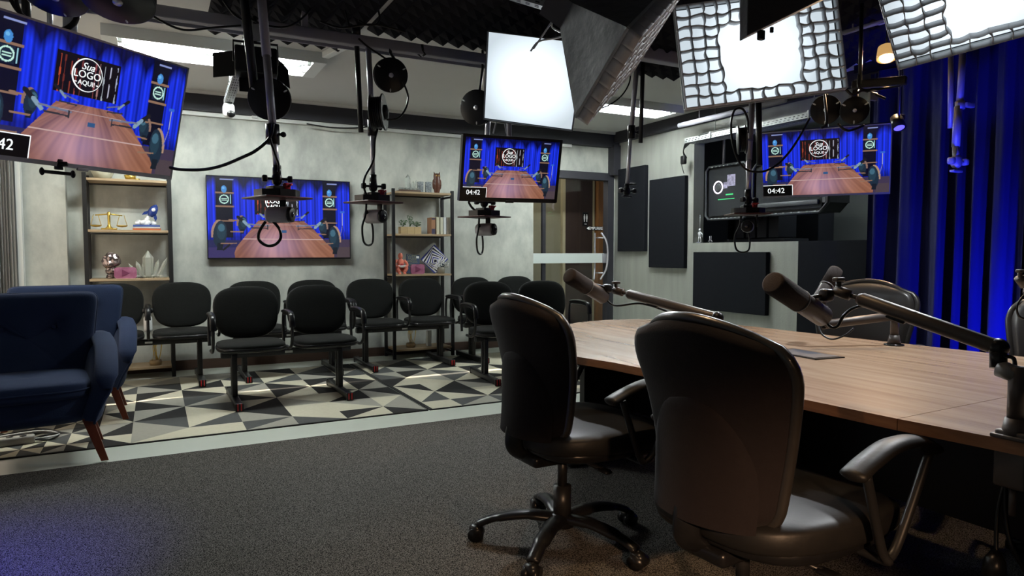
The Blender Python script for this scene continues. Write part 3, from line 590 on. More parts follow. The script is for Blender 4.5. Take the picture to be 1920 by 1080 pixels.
# ================================================================ TELEVISIONS
NX,NY=352,198
def picture():
    u,v=np.meshgrid(np.linspace(0,1,NX+1),np.linspace(0,1,NY+1)); A=16/9.
    rng=np.random.RandomState(4)
    folds=.55+.25*np.sin(u*150+3*np.sin(u*21))+.2*np.sin(u*310+v*2)
    img=np.zeros(u.shape+(3,)); img[...,0]=.002+.012*folds; img[...,1]=.008+.035*folds; img[...,2]=.18+.85*folds
    scal=.97-.16*np.abs(np.sin((u-.13)*PI/.155))**.5*0-.0; top=1.0-.13*(1-np.abs(np.sin((u-.11)*PI/.13))**.7)
    k=np.clip((v-(top-.12))/.11,0,1); img*=(1-.93*k)[...,None]
    k=np.clip((.36-v)/.1,0,1)*((u<.35)|(u>.6)); img*=(1-.6*k)[...,None]
    def put(mask,c,a=1.):
        c=np.array(c); img[mask]=img[mask]*(1-a)+c*a
    def poly(pts):
        m=np.zeros(u.shape,bool); n=len(pts)
        for i in range(n):
            x1,y1=pts[i];x2,y2=pts[(i+1)%n]
            if y1==y2: continue
            c=((y1>v)!=(y2>v))&(u<(x2-x1)*(v-y1)/(y2-y1)+x1); m^=c
        return m
    def line(p,q,w,c):
        p=np.array(p);q=np.array(q); d=q-p; d[0]*=A; L=(d**2).sum(); X=(u-p[0])*A; Y=v-p[1]; t=np.clip((X*d[0]+Y*d[1])/L,0,1); put(((X-t*d[0])**2+(Y-t*d[1])**2)<w*w,c)
    def ell(c,rx,ry,rot=0):
        X=(u-c[0])*A;Y=v-c[1];a=math.radians(rot);x=X*math.cos(a)+Y*math.sin(a);y=-X*math.sin(a)+Y*math.cos(a); return (x/rx)**2+(y/ry)**2<1
    # floor
    put((v<.22)&(u<.3),(.02,.02,.09)); put((v<.24)&(u>.7),(.05,.035,.07)); put((v<.14)&(u>.9),(.07,.05,.06))
    put((v<.13)&(u<.2),(.04,.03,.12))
    # tall shelf units
    for a,b,z in ((.055,.165,.25),(.80,.895,.25)):
        put((u>a)&(u<b)&(v>z)&(v<.995),(.004,.004,.014)); c=(a+b)/2
        for h in (.80,.635,.455): put((u>a-.003)&(u<b+.01)&(abs(v-h)<.009),(.26,.15,.10))
        put((u>a+.03)&(u<b+.01)&(abs(v-.965)<.007),(.25,.3,.6))
        put(ell((c,.845),.032,.045),(.06,.25,.62)); put(ell((c-.004,.86),.016,.015),(.15,.45,.8)); put((abs(u-c)<.033)&(v>.66)&(v<.785),(.01,.02,.04))
        q=np.sqrt(((u-c)*A)**2+(v-.722)**2); put((abs(q-.05)<.006),(.55,.85,.75))
        for d in (-.012,.006): put((abs(v-.722-d)<.005)&(abs(u-c)<.018),(.5,.8,.7))
        put((abs(u-(b-.012))<.003)&(v>.67)&(v<.78),(.3,.6,.7))
    # central board with coloured streaks
    bd=(u>.315)&(u<.625)&(v>.545)&(v<.855); put(bd,(.006,.004,.006))
    for x,c in ((.335,(.55,.08,.03)),(.355,(.18,.03,.02)),(.385,(.30,.05,.03)),(.41,(.35,.06,.05)),(.435,(.18,.04,.04)),(.50,(.30,.07,.08)),(.52,(.4,.2,.2)),(.545,(.45,.5,.55)),(.575,(.6,.6,.75)),(.61,(.45,.5,.7))):
        w=.0022+.0016*np.sin(v*40+x*90); put(bd&(abs(u-x)<w)&(v<.84-.02*((x*97)%1)),tuple(q*.8 for q in c))
    # table
    n=20
    L=[(.175-.0,.0),(.172,.06),(.185,.13),(.215,.20),(.30,.385),(.335,.465),(.36,.475)]; R=[(.63,.475),(.66,.465),(.72,.385),(.815,.20),(.86,.13),(.878,.06),(.88,.0)]
    tb=poly(L+R)
    persp=(u-.5)/(.56-v+.02); gr=np.zeros(u.shape)
    for f,a in ((9,.5),(23,.35),(51,.25),(97,.2)): gr+=a*np.sin(persp*f*.9+1.3*np.sin(v*9+persp*2)+f)
    gr=np.clip(.5+.35*gr,0,1)
    tw=np.stack([.13+.24*gr,.045+.12*gr,.025+.075*gr],-1); g=np.exp(-((u-.46)**2/.03+(v-.15)**2/.05))[...,None]; tw=tw*(1+.25*g)+np.array([.10,.11,.26])*g*.9
    edge=np.clip((abs(u-.52)-.2)*2.2,0,1)[...,None]; tw=tw*(1-.15*edge)+np.array([.25,.06,.02])*edge*.35
    img[tb]=tw[tb]
    put(tb&(abs(v-.235)<.004),(.55,.38,.36)); put(tb&(abs(v-.42)<.003),(.45,.32,.32)); put((abs(u-.515)<.018)&(abs(v-.335)<.018),(.03,.09,.22))
    # chairs
    def chair(c,sx,hw,hh,rim):
        put(ell((c[0]+sx*.006,c[1]+hh*.05),hw*1.0,hh*.98,sx*6)&((u-c[0])*sx>-.01)&(v>c[1]-hh*.3),rim); put(ell((c[0]-sx*.004,c[1]-.008),hw*.93,hh,sx*6),(.012,.025,.045)); put(ell((c[0]-sx*.012,c[1]+hh*.15),hw*.62,hh*.62),(.018,.045,.07)); put(ell((c[0]-sx*.014,c[1]+hh*.42),hw*.45,hh*.28),(.05,.13,.19))
        put(poly([(c[0]-hw*.3/A,c[1]-hh*.7),(c[0]+hw*.5/A,c[1]-hh*.7),(c[0]+hw*.4/A,c[1]-hh*1.25),(c[0]-hw*.4/A,c[1]-hh*1.25)]),(.008,.012,.02))
    chair((.225,.425),-1,.055,.10,(.25,.15,.12)); chair((.80,.40),1,.055,.10,(.25,.15,.12)); chair((.075,.30),-1,.085,.165,(.36,.22,.16)); chair((.885,.25),1,.075,.165,(.40,.25,.17))
    for p,q in (((.085,.175),(.185,.18)),((.78,.175),(.87,.185)),((.15,.325),(.23,.325)),((.76,.31),(.82,.30)),((.14,.47),(.19,.465)),((.80,.45),(.85,.455))): line(p,q,.007,(.26,.15,.10))
    line((.10,.10),(.14,.16),.012,(.01,.01,.015))
    # microphones on their arms
    for s in (-1,1):
        f=lambda x:.5+s*x if s<0 else .515+x
        line((f(.30),.505),(f(.265),.455),.020,(.012,.012,.016)); line((f(.262),.452),(f(.225),.39),.017,(.22,.33,.42)); line((f(.235),.42),(f(.09),.405),.008,(.16,.18,.26)); line((f(.21),.375),(f(.10),.37),.007,(.03,.03,.04)); line((f(.10),.41),(f(.10),.36),.007,(.03,.03,.04))
        line((f(.175),.585),(f(.15),.55),.013,(.012,.012,.016)); line((f(.15),.55),(f(.125),.51),.010,(.2,.28,.38)); line((f(.13),.53),(f(.065),.50),.005,(.12,.13,.2)); line((f(.15),.475),(f(.07),.465),.006,(.03,.03,.05))
    # tripod
    line((.945,.60),(.945,.40),.004,(.35,.38,.6)); line((.945,.42),(.925,.27),.004,(.2,.2,.4)); line((.945,.42),(.965,.27),.004,(.02,.02,.1)); put((abs(u-.945)<.017)&(abs(v-.60)<.014),(.03,.12,.6))
    return np.clip(img,0,1)
PIC=picture()
def screen_mesh(w,h,y,timer,circle=True):
    mb=MB(); mb.grid(lambda a,b:(-w/2+w*a,y,-h/2+h*b),NX,NY,0,sm=False)
    cu,cv,r=.462,.715,.128
    X=lambda u:-w/2+w*u; Zz=lambda v:-h/2+h*v
    c=(X(cu),Zz(cv)); R=r*h; ring=[(c[0]+R*math.cos(q),y-.0015,c[1]+R*math.sin(q)) for q in [2*PI*i/40 for i in range(40)]]
    mb.tube(ring,R*.05,6,1,closed=True,flat=.3)
    mb.text('Sua',h*.080,T(c[0]-R*.02,y-.002,c[1]+R*.50)@Rx(90),1,shear=.35); mb.text('LOGO',h*.082,T(c[0],y-.002,c[1]-R*.0)@Rx(90),1); mb.text('AQUI!',h*.054,T(c[0],y-.002,c[1]-R*.50)@Rx(90),1)
    for s in (-1,1): mb.box(c[0]+s*R*.72-R*.07,c[0]+s*R*.72+R*.07,y-.0022,y-.0012,c[1]-R*.53,c[1]-R*.47,1)
    if timer:
        x1=X(.243);z1=Zz(.165); mb.box(X(0),x1,y-.003,y-.002,Zz(0),z1,2); t_=h*.008
        mb.box(X(0),x1+t_,y-.0032,y-.002,z1,z1+t_,1).box(x1,x1+t_,y-.0032,y-.002,Zz(0),z1,1)
        mb.text('04:42',h*.115,T(X(.108),y-.0042,Zz(.080))@Rx(90)@Matrix.Diagonal((1.0,1,1,1)),1,depth=.0008)
    return mb
def tv(label,w,h,M,timer,bez=.012,chin=.02,lift=0,col=None,foot=True):
    t=thing('television',label,'television',M=M,world=False)
    build('case',MB().rbox((0,.022,-chin/2+.004),(w+2*bez,.04,h+chin+bez),.006,sm=False).rbox((0,.05,-.05),(w*.7,.05,h*.6),.015),blackp,t)
    bz=MB().box(-w/2-bez,w/2+bez,-.004,.003,h/2,h/2+bez).box(-w/2-bez,w/2+bez,-.004,.003,-h/2-chin,-h/2).box(-w/2-bez,-w/2,-.004,.003,-h/2,h/2).box(w/2,w/2+bez,-.004,.003,-h/2,h/2)
    build('bezel',bz,col or blackp,t)
    if foot: build('sensor',MB().rbox((0,-.003,-h/2-chin*1.05),(.06,.012,chin*.7),.002),col or blackp,t)
    mb=screen_mesh(w,h,0,timer); o=build('screen',mb,[screen_m,text_e,box_e],t)
    me=o.data; ca=me.color_attributes.new('Col','FLOAT_COLOR','POINT'); arr=np.zeros((len(me.vertices),4)); arr[:,3]=1
    n=(NX+1)*(NY+1); arr[:n,:3]=PIC.reshape(-1,3); ca.data.foreach_set('color',arr.ravel()); return t
def pose(loc,a,b,g): return Matrix.Translation(loc)@Rz(a)@Rx(b)@Ry(g)
# wall television
tv('television mounted flat on the grey back wall, showing the studio without a clock',1.452,.835,pose((1.213,YB-.075,1.563),0,0,0),False,bez=.008,chin=.016)
TVP=[]
P1=pose((-.267,4.108,1.958),42.2,14,-.2); tv('large tilted television at the upper left, partly outside the picture',1.11,.63,P1,True,bez=.010,chin=.022,col=steel)
P3=pose((2.156,4.091,1.764),-3.6,12.5,-.5); tv('small hanging television with a clock, below the plain lit softbox',.69,.392,P3,True,bez=.02,chin=.024)
P4=pose((4.864,3.755,1.938),-56.7,22.6,.2); tv('hanging television with a clock in front of the control room window',.95,.545,P4,True,bez=.008,chin=.016,col=steel)
# ================================================================ HANGING RIG
POLE=[]
def pole(label,pts,r,mats,joints=(),cat='pole',name='hanging_pole',group=None):
    """telescopic pole: each section a part, with collars between"""
    base=pts[-1]; t=thing(name,label,cat,tuple(base),group=group)
    for i in range(len(pts)-1): build('pole_section',MB().cyl(pts[i],pts[i+1],r[i],n=14),mats[i],t)
    for p in joints:
        p=Vector(p); build('clamp_collar',MB().cyl(p+Vector((0,0,.055)),p-Vector((0,0,.055)),r[0]*1.45,n=14).cyl(p,p+Vector((.05,-.02,0)),.008).sq(tuple(p+Vector((.055,-.022,0))),(.016,.012,.016)),blackp,t)
    return t
def knobhead(c,mb,s=1.):
    mb.sq(tuple(c),(.026*s,.026*s,.035*s),.8,.8); 
    for q in ((1,0),(-1,0)): mb.cyl(c,c+Vector((q[0]*.055*s,-.01,0)),.007*s); mb.sq(tuple(c+Vector((q[0]*.062*s,-.012,0))),(.014*s,.018*s,.018*s),.5,.5)
def camera_unit(c,label,ang,yaw_body,s=1.,loop=0.09):
    """c: plate centre; square plate below a ball head, camera body slung underneath, cable loop"""
    t=thing('hanging_camera',label,'camera',tuple(c),group='cameras hung from the ceiling rig')
    R=T(*c)@Rz(ang)
    h=MB(); top=c+Vector((0,0,.17*s)); h.cyl(top,top-Vector((0,0,.06*s)),.022*s); knobhead(c+Vector((0,0,.10*s)),h,s); h.cyl(c+Vector((0,0,.08*s)),c+Vector((0,0,.03*s)),.014*s); build('ball_head',h,blackp,t)
    build('quick_release',MB().rbox((0,0,.052*s),(.085*s,.085*s,.02*s),.004,0,M=R),blackp,t); build('red_lever',MB().rbox((.035*s,-.035*s,.062*s),(.035*s,.03*s,.035*s),.008,0,M=R).cyl(R@Vector((.035*s,-.05*s,.06*s)),R@Vector((.055*s,-.055*s,.075*s)),.006),redp,t)
    oc=[(.115*math.cos(q)*s,.115*math.sin(q)*s) for q in [PI/8+PI/4*i for i in range(8)]]; build('foot_mount',MB().prism(oc,.006*s,.042*s,0,M=R),blackp,t,bevel=.003)
    build('plate',MB().rbox((0,0,0),(.26*s,.26*s,.009*s),.003,0,M=R),maroon,t)
    B=T(*c)@Rz(yaw_body); y=-.085*s
    br=MB().rbox((.062*s,0,-.045*s),(.010*s,.035*s,.085*s),.003,0,M=B); build('bracket',br,blackp,t)
    bd=MB().tube([(0,.055*s,y),(0,.045*s,y),(0,-.055*s,y),(0,-.065*s,y)],[.034*s,.042*s,.042*s,.040*s],24,0,M=B); bo=build('camera_body',bd,silverp,t)
    build('lens_face',MB().tube([(0,-.0655*s,y),(0,-.080*s,y),(0,-.083*s,y)],[.041*s,.039*s,.03*s],24,0,M=B),blackp,bo)
    build('lens',MB().tube([(0,-.083*s,y),(0,-.088*s,y)],[.016*s,.012*s],16,0,M=B),mat('dark lens glass',(.02,.02,.03),.05,noise=(5,.3,(.025,.02,.03)),coat=1),bo)
    if loop: L=loop; build('cable',MB().tube([B@Vector(p) for p in smooth([(-.045*s,.02,-.01),(-.055*s,.02,-.08*s),(-.085*s,.02,-.15*s),(-.075*s,.02,-.21*s-L),(-.03*s,.02,-.235*s-L),(.012*s,.02,-.21*s-L),(.01*s,.02,-.14*s),(-.03*s,.02,-.08*s),(-.04*s,.02,-.05*s)])],.0065*s,8),blackp,t)
    return t
# unit 1: nearest, over the wall television
c1=D(520,372,3.8); camera_unit(c1,'nearest hanging camera, in front of the wall television',20,55,1.08,.0)
build('cable',MB().tube([D(x,y,3.8) for x,y in [(p.x,p.y) for p in smooth([(498,415,0),(486,435,0),(486,450,0),(499,460,0),(515,459,0),(526,447,0),(524,430,0),(512,415,0)])]],.0085,8),blackp,[o for o in bpy.data.objects if o.name.startswith('hanging_camera')][-1])
pole('silver pole carrying the nearest hanging camera',[D(487,-40,3.9),D(500,105,3.85),D(512,245,3.8),c1+Vector((0,0,.17))],[.026,.022,.018],[greypaint,steel,chrome],[D(511,252,3.8)])
a=Vector(D(455,-30,3.9)); b=Vector(D(478,180,3.95)); m=MB().cyl(a,b,.026); m.cyl(a,(a.x,a.y,HC-.07),.026); single('rail_tube','black tube crossing beside the silver pole of the nearest camera','tube',m,blackm,tuple(b))
m=MB().tube([D(p.x,p.y,3.75) for p in smooth([(512,232,0),(506,258,0),(480,282,0),(452,296,0),(415,311,0),(380,318,0),(340,318,0),(318,314,0)])],.009,8)
m.tube([D(p.x,p.y,3.75) for p in smooth([(503,235,0),(507,262,0),(516,290,0),(523,310,0),(522,322,0)])],.007,8); single('hanging_cable','thick black cable swinging from the nearest camera pole to the tilted television','cable',m,blackp,tuple(D(400,315,3.75)))
# unit 2
c2=Yp(700,380,4.7); camera_unit(c2,'hanging camera between the wall television and the right shelf unit',20,35,1.15,.03)
tp=Yp(690,76,4.7); pole('silver pole carrying the camera beside the right shelf unit',[tp,Yp(697,215,4.7),c2+Vector((0,0,.18))],[.020,.016],[steel,chrome],[Yp(697,240,4.7)])
m=MB().tube([Yp(p.x,p.y,4.68) for p in smooth([(710,235,0),(703,262,0),(700,300,0),(685,330,0),(682,350,0),(690,372,0)])],.008,8); single('hanging_cable','black cable running down beside the pole of the second camera','cable',m,blackp,tuple(Yp(700,300,4.7)))
a=Yp(668,66,4.7);b=Yp(677,248,4.7); single('rail_tube','black tube hanging from the beam left of the open cable reel','tube',MB().cyl(a,b,.018).cyl(a,a+Vector((0,0,.06)),.03),blackm,tuple(b))
# unit 3
c3=Yp(908,407,4.7); camera_unit(c3,'hanging camera below the small hanging television',20,40,1.12,.02)
t3=pole('silver pole pair carrying the small hanging television and its camera',[Yp(922,85,4.7),c3+Vector((0,0,.18))],[.02],[chrome],[]); build('pole_section',MB().cyl(Yp(953,85,4.7),Yp(955,300,4.6),.02),steel,t3)
build('mount_plate',MB().rbox(tuple(P3@Vector((0,.10,0))),(.3,.05,.2),.01),blackp,t3); build('lattice',MB().cyl(Yp(925,120,4.7),Yp(950,250,4.7),.006).cyl(Yp(950,150,4.7),Yp(925,250,4.7),.006),steel,t3)
m=MB().tube([Yp(p.x,p.y,4.66) for p in smooth([(900,378,0),(880,377,0),(884,388,0),(895,398,0),(900,405,0)])],.009,8); single('hanging_cable','short black cable curling from the small hanging television to its camera','cable',m,blackp,tuple(Yp(885,385,4.66)))
# unit 4
v4=P4@Vector((0,.10,.05)); a=Vector((v4.x,v4.y,HC-.07)); t=thing('television_bracket','black ceiling bracket behind the right hanging television','bracket',tuple(v4)); build('drop_pole',MB().cyl(v4,a,.02),blackm,t); build('mount_plate',MB().rbox((0,.085,.0),(.3,.03,.2),.006,0,M=P4),blackp,t)
c4=D(1402,402,4.95); camera_unit(c4,'hanging camera in front of the control room window, lens toward the viewer',-30,-50,1.05,.03)
t4=pole('silver pole carrying the camera beside the right hanging television',[Vector((*D(1410,190,4.95)[:2],HC-.07)),D(1410,190,4.95),D(1404,300,4.95),c4+Vector((0,0,.17))],[.022,.022,.018],[steel,steel,chrome],[])
a=D(1422,190,5.0);b=D(1424,310,5.0); single('rail_tube','black tube hanging beside the pole of the control room camera','tube',MB().cyl(a,b,.022),blackm,tuple(b))
m=MB().tube([D(p.x,p.y,4.85) for p in smooth([(1402,250,0),(1402,225,0),(1393,205,0),(1378,206,0),(1371,230,0),(1373,265,0),(1383,298,0),(1400,318,0),(1428,322,0),(1455,310,0),(1480,285,0),(1500,255,0),(1518,222,0)])],.008,8)
single('hanging_cable','long black cable looping from the control room camera pole up to the reels','cable',m,blackp,tuple(D(1430,322,4.85)))
# bare poles
a=Yp(1196,105,4.7);b=Yp(1183,245,4.7);c=Yp(1176,345,4.7); tb=pole('bare silver pole ending in a clamp in front of the acoustic panels',[a,b,c],[.022,.017],[steel,chrome],[Yp(1184,248,4.7)])
h=MB(); cc=Yp(1175,358,4.7); h.cyl(c,cc,.022); knobhead(cc,h,1.15); h.rbox((cc.x,cc.y,cc.z-.045),(.09,.03,.015),.004).cyl(cc+Vector((0,-.01,.055)),cc+Vector((.07,-.03,.06)),.008); build('clamp',h,blackp,tb)
a=Yp(1206,105,4.6);b=Yp(1201,268,4.6); single('rail_tube','dark tube beside the bare silver pole near the acoustic panels','tube',MB().cyl(a,b,.018).rbox(tuple(a),(.12,.08,.06),.01),blackm,tuple(b))
m=MB().tube([Yp(p.x,p.y,4.6) for p in smooth([(1182,130,0),(1180,155,0),(1165,180,0),(1140,198,0),(1115,206,0),(1092,206,0)])],.006,8); single('hanging_cable','thin black cable sagging from the black softbox tip to the bare pole','cable',m,blackp,tuple(Yp(1150,195,4.6)))
pb=thing('stage_pole','blue lit pole with a clamp in front of the blue-lit curtain','pole',tuple(D(1792,318,4.3)))
for p,q,r in ((D(1806,90,4.3),D(1799,200,4.3),.020),(D(1797,200,4.3),D(1792,275,4.3),.024)): build('pole_section',MB().cyl(p,q,r),steel,pb)
a=D(1806,90,4.3); build('pole_section',MB().cyl(a,(a.x,a.y,HC-.002),.018),steel,pb)
build('handle_arm',MB().rbox(tuple(D(1817,197,4.3)),(.09,.03,.03),.006).cyl(D(1800,205,4.3),D(1800,190,4.3),.028),steel,pb)
h=MB(); cc=D(1793,303,4.3); h.cyl(D(1792,275,4.3),cc,.02); knobhead(cc,h,1.2); h.rbox(tuple(D(1793,321,4.3)),(.10,.03,.015),.004); build('clamp',h,steel,pb)
a=D(1783,95,4.35);b=D(1782,240,4.35); single('stage_tube','second, shorter blue lit tube left of the clamp pole','tube',MB().cyl(a,b,.016).cyl(a,(a.x,a.y,HC-.002),.016),steel,tuple(b))
# poles behind the tilted television
for (x0,y0,x1,y1,r,l) in ((47,-40,50,40,.022,'leftmost black tube behind the tilted television'),(92,-40,94,70,.014,'thin silver pole behind the tilted television'),(130,-40,132,80,.034,'thick grey pole holding the tilted television')):
    a=D(x0,y0,3.7);b=D(x1,y1,3.7); single('hanging_tube',l,'tube',MB().cyl(a,b,r),[blackm,chrome,greypaint][[.022,.014,.034].index(r)],tuple(b))
m=MB().tube([D(p.x,p.y,3.3) for p in smooth([(138,-5,0),(146,15,0),(142,38,0),(128,52,0),(112,58,0)])],.014,8); m.tube([D(p.x,p.y,3.3) for p in smooth([(12,-20,0),(25,8,0),(38,25,0),(55,38,0)])],.01,8).tube([D(p.x,p.y,3.3) for p in smooth([(30,-20,0),(32,8,0),(42,32,0)])],.01,8); single('hanging_cable','thick black cables dropping behind the top of the tilted television','cable',m,blackp,tuple(D(130,40,3.3)))
h=MB(); cc=D(110,318,3.4); h.cyl(cc+Vector((0,0,.05)),cc,.02); h.rbox(tuple(cc+Vector((0,0,.03))),(.08,.04,.02),.005); h.cyl(cc+Vector((-.07,0,-.012)),cc+Vector((.06,0,-.02)),.009); h.sq(tuple(cc+Vector((-.07,0,-.012))),(.012,.012,.02)).sq(tuple(cc+Vector((.06,0,-.02))),(.012,.012,.02)); single('mount_clamp','black clamp with two knobs under the tilted television','clamp',h,blackp,tuple(cc))
# cable reels
def reel(label,c,nrm,r,w,spokes=False,bracket=None,cat='cable reel'):
    t=thing('cable_reel',label,cat,tuple(c),group='cable reels on the rig'); M=aimz(c,nrm)
    fl=lambda z0,z1:MB().lathe([(0,z0),(r,z0),(r,z1),(0,z1)],36,0,M)
    build('flange',MB().lathe([(r*.22,-w/2),(r*.97,-w/2),(r,-w/2+.003),(r,-w/2+.009),(r*.22,-w/2+.009)],36,0,M),blackp,t)
    f=build('flange',MB().lathe([(0,w/2-.009),(r,w/2-.009),(r,w/2-.002),(r*.97,w/2),(0,w/2)],36,0,M) if not spokes else MB().lathe([(r*.93,w/2-.009),(r,w/2-.009),(r,w/2),(r*.93,w/2)],36,0,M),blackp,t)
    build('drum',MB().lathe([(0,-w*.45),(r*.35,-w*.45),(r*.35,w*.45),(0,w*.45)],24,0,M),blackp,t)
    cb=MB()
    for k in range(6): z=-w*.38+w*.76*k/5; cb.tube([M@Vector((r*.80*math.cos(q),r*.80*math.sin(q),z)) for q in [2*PI*i/28 for i in range(28)]],w*.085,6,closed=True)
    build('wound_cable',cb,blackp,t)
    if spokes:
        sp=MB()
        for k in range(14):
            q=2*PI*k/14; d=.10; sp.add([(r*.36*math.cos(q-d*1.5),r*.36*math.sin(q-d*1.5),w/2-.003),(r*.93*math.cos(q-d),r*.93*math.sin(q-d),w/2-.003),(r*.93*math.cos(q+d),r*.93*math.sin(q+d),w/2-.003),(r*.36*math.cos(q+d*1.5),r*.36*math.sin(q+d*1.5),w/2-.003)],[(0,1,2,3)],0,False,M)
        build('spoked_disc',sp,whitemetal,t)
    build('hub',MB().lathe([(0,w/2+.012),(r*.13,w/2+.010),(r*.15,w/2)],20,0,M) if not spokes else MB().lathe([(0,w/2+.03),(r*.38,w/2+.02),(r*.42,w/2-.01)],20,0,M),chrome if not spokes else blackp,t)
    for k in range(3): q=2*PI*k/3+.5; build('rivet',MB().sq((0,0,0),(.012,.005,.003),M=M@Rz(math.degrees(q))@T(r*.86,0,w/2)),whitep,t)
    if bracket: build('bracket',MB().tube([Vector(p) for p in bracket],.02,8,flat=.4),blackm,t)
    return t
cam0=Vector((0,0,CH))
c=D(506,186,3.95); reel('large black cable reel behind the pole of the nearest camera',c,cam0-c+Vector((-.5,0,0)),.120,.05,bracket=[D(478,150,4.0),c])
c=Yp(732,141,4.66); reel('black cable reel with a silver hub hanging from the beam',c,cam0-c+Vector((.9,-.2,.1)),.118,.06,bracket=[Yp(732,80,4.68),Yp(732,100,4.68),Yp(738,108,4.68),Yp(738,125,4.70)])
c=Yp(709,211,4.62); reel('open cable reel with pale spokes turned sideways, beside the second camera pole',c,Vector((.83,-.45,.05)),.125,.09,spokes=True)
m=MB().tube([Yp(p.x,p.y,4.6) for p in smooth([(755,152,0),(765,180,0),(760,205,0),(745,222,0),(725,224,0)])],.007,8).tube([Yp(p.x,p.y,4.65) for p in smooth([(672,72,0),(690,88,0),(708,100,0),(726,112,0)])],.007,8); single('hanging_cable','black cable curving between the two reels that hang from the beam','cable',m,blackp,tuple(Yp(760,190,4.6)))
c=Yp(895,202,4.66); reel('dark cable reel half hidden behind the left edge of the plain lit softbox',c,cam0-c+Vector((-3,0,0)),.13,.05,bracket=[c,Yp(905,130,4.7),Yp(905,95,4.7)])
c=D(1548,206,4.4); reel('left of the two dark reels above the right hanging television',c,cam0-c,.093,.05,bracket=[c,D(1550,170,4.45),D(1560,150,4.5)])
c=D(1602,207,4.3); reel('right of the two dark reels above the right hanging television',c,cam0-c+Vector((.5,0,0)),.085,.05,bracket=[c,D(1603,175,4.35),D(1608,150,4.4)])
c=D(1391,262,4.75); reel('black cable reel seen edge on, beside the control room camera pole',c,Vector((.75,-.66,.05)),.10,.06,bracket=[c,D(1408,262,4.9)])
c=D(222,-6,3.0); reel('black cable reel cut off by the top edge, above the tilted television',c,Vector((-.1,-.35,-.9)),.15,.05,bracket=[c,D(222,-70,3.0)])
c=D(105,-14,3.0); reel('black reel barely showing at the top edge left of the other',c,Vector((-.1,-.35,-.9)),.13,.05,bracket=[c,D(105,-70,3.0)])
# barn door lamp
c=D(480,118,4.25); t=thing('barn_door_lamp','black stage lamp with open barn doors in front of the fluorescent light','stage lamp',tuple(c)); M=T(*c)@Rz(-5)@Rx(-8)
build('lamp_body',MB().rbox((0,0,0),(.25,.12,.17),.012,0,M=M),blackp,t)
build('barn_door',MB().box(-.003,.003,-.005,.14,-.07,.09,0,M=M@T(-.125,.06,0)@Rz(62)@Rx(0)),blackp,t); build('barn_door',MB().add([(.125,.06,.08),(.125,.06,-.07),(.21,.11,-.105),(.20,.10,.02),(.125,.064,.08),(.125,.064,-.07),(.21,.114,-.105),(.20,.104,.02)],[(0,1,2,3),(7,6,5,4),(0,4,5,1),(1,5,6,2),(2,6,7,3),(3,7,4,0)],0,False,M),blackp,t)
build('barn_door',MB().box(-.10,.10,.055,.06,-.17,-.08,0,M=M),blackp,t); build('yoke',MB().tube([M@Vector(p) for p in ((-.13,0,0),(-.13,0,.13),(.13,0,.13),(.13,0,0))],.008,6).cyl(M@Vector((0,0,.13)),M@Vector((0,0,.30)),.012),blackm,t); build('junction_plate',MB().rbox(tuple(D(480,62,4.25)),(.05,.05,.1),.004),galv,t)
c=Yp(792,97,4.68); single('clamp_hook','small black clamp hanging from the beam right of the silver hub reel','clamp',MB().cyl(Yp(790,84,4.68),c,.018).cyl(c,Yp(797,104,4.68),.016).cyl(Yp(788,94,4.68),Yp(786,104,4.68),.006).cyl(Yp(783,101,4.68),Yp(790,107,4.68),.005),blackp,tuple(c))
# cables along the beam
for k,pts in enumerate(([(262,12),(300,38),(345,56),(400,52),(452,48)],[(455,25),(490,45),(540,50),(580,20),(585,-10)],[(600,40),(640,52),(700,46),(760,60)],[(418,0),(440,28),(470,44)],[(640,-10),(650,30),(655,52)],[(700,-10),(712,35),(695,48),(672,38)])):
    single('beam_cable',['thin cable sagging from the upper left reel to the barn door lamp','black cable looping up beside the silver pole at the top','black cable lying along the long beam','short cable dropping to the barn door lamp from the top edge','thin cable hanging straight down at the middle of the beam','curled cable above the spoked reel'][k],'cable',MB().tube([Yp(p.x,p.y,4.5) for p in smooth([(x,y,0) for x,y in pts])],.007,6),blackp,tuple(Yp(*pts[0],4.5)))
single('wall_cable','thin black cable hanging along the wall above the wall television','cable',MB().tube([Yp(p.x,p.y,7.5) for p in smooth([(x,y,0) for x,y in [(575,232),(620,239),(665,240),(700,236)]])],.008,6),blackp,tuple(Yp(600,236,7.5)))
m=MB()
for pts in ([(995,96),(1010,78),(1040,72),(1062,66)],[(1000,92),(1025,55),(1035,40)],[(1040,30),(1035,50),(1055,62)],[(1015,15),(1030,26),(1062,27)],[(1052,40),(1058,55)]): m.tube([D(p.x,p.y,3.5) for p in smooth([(x,y,0) for x,y in pts])],.005,6)
m.rbox(tuple(D(1043,30,3.5)),(.04,.03,.03),.004); single('softbox_wires','tangle of thin wires at the neck between the first two softboxes','wires',m,whitep,tuple(D(1040,50,3.5)))
m=MB()
for pts in ([(1583,165),(1600,178),(1620,170),(1660,185)],[(1610,140),(1612,165),(1640,168),(1690,160)],[(1570,232),(1590,245),(1620,235)],[(1540,240),(1550,228),(1545,170)],[(1590,165),(1560,170),(1540,172)]): m.tube([D(p.x,p.y,4.2) for p in smooth([(x,y,0) for x,y in pts])],.008,6)
bar(D(1598,160,4.3),D(1700,150,4.1),.05,.05,m); a=D(1612,158,4.25); m.cyl(a,(a.x,a.y,HC-.07),.012); single('reel_rail','dark rail and cables above the pair of reels near the curtain','rail',m,blackm,tuple(D(1610,150,4.3)))
single('reel_socket_box','grey slotted metal offcut between the reels and the curtain','bracket',MB().rbox(tuple(D(1636,181,4.2)),(.07,.02,.05),.003),galv,tuple(D(1636,181,4.2)))
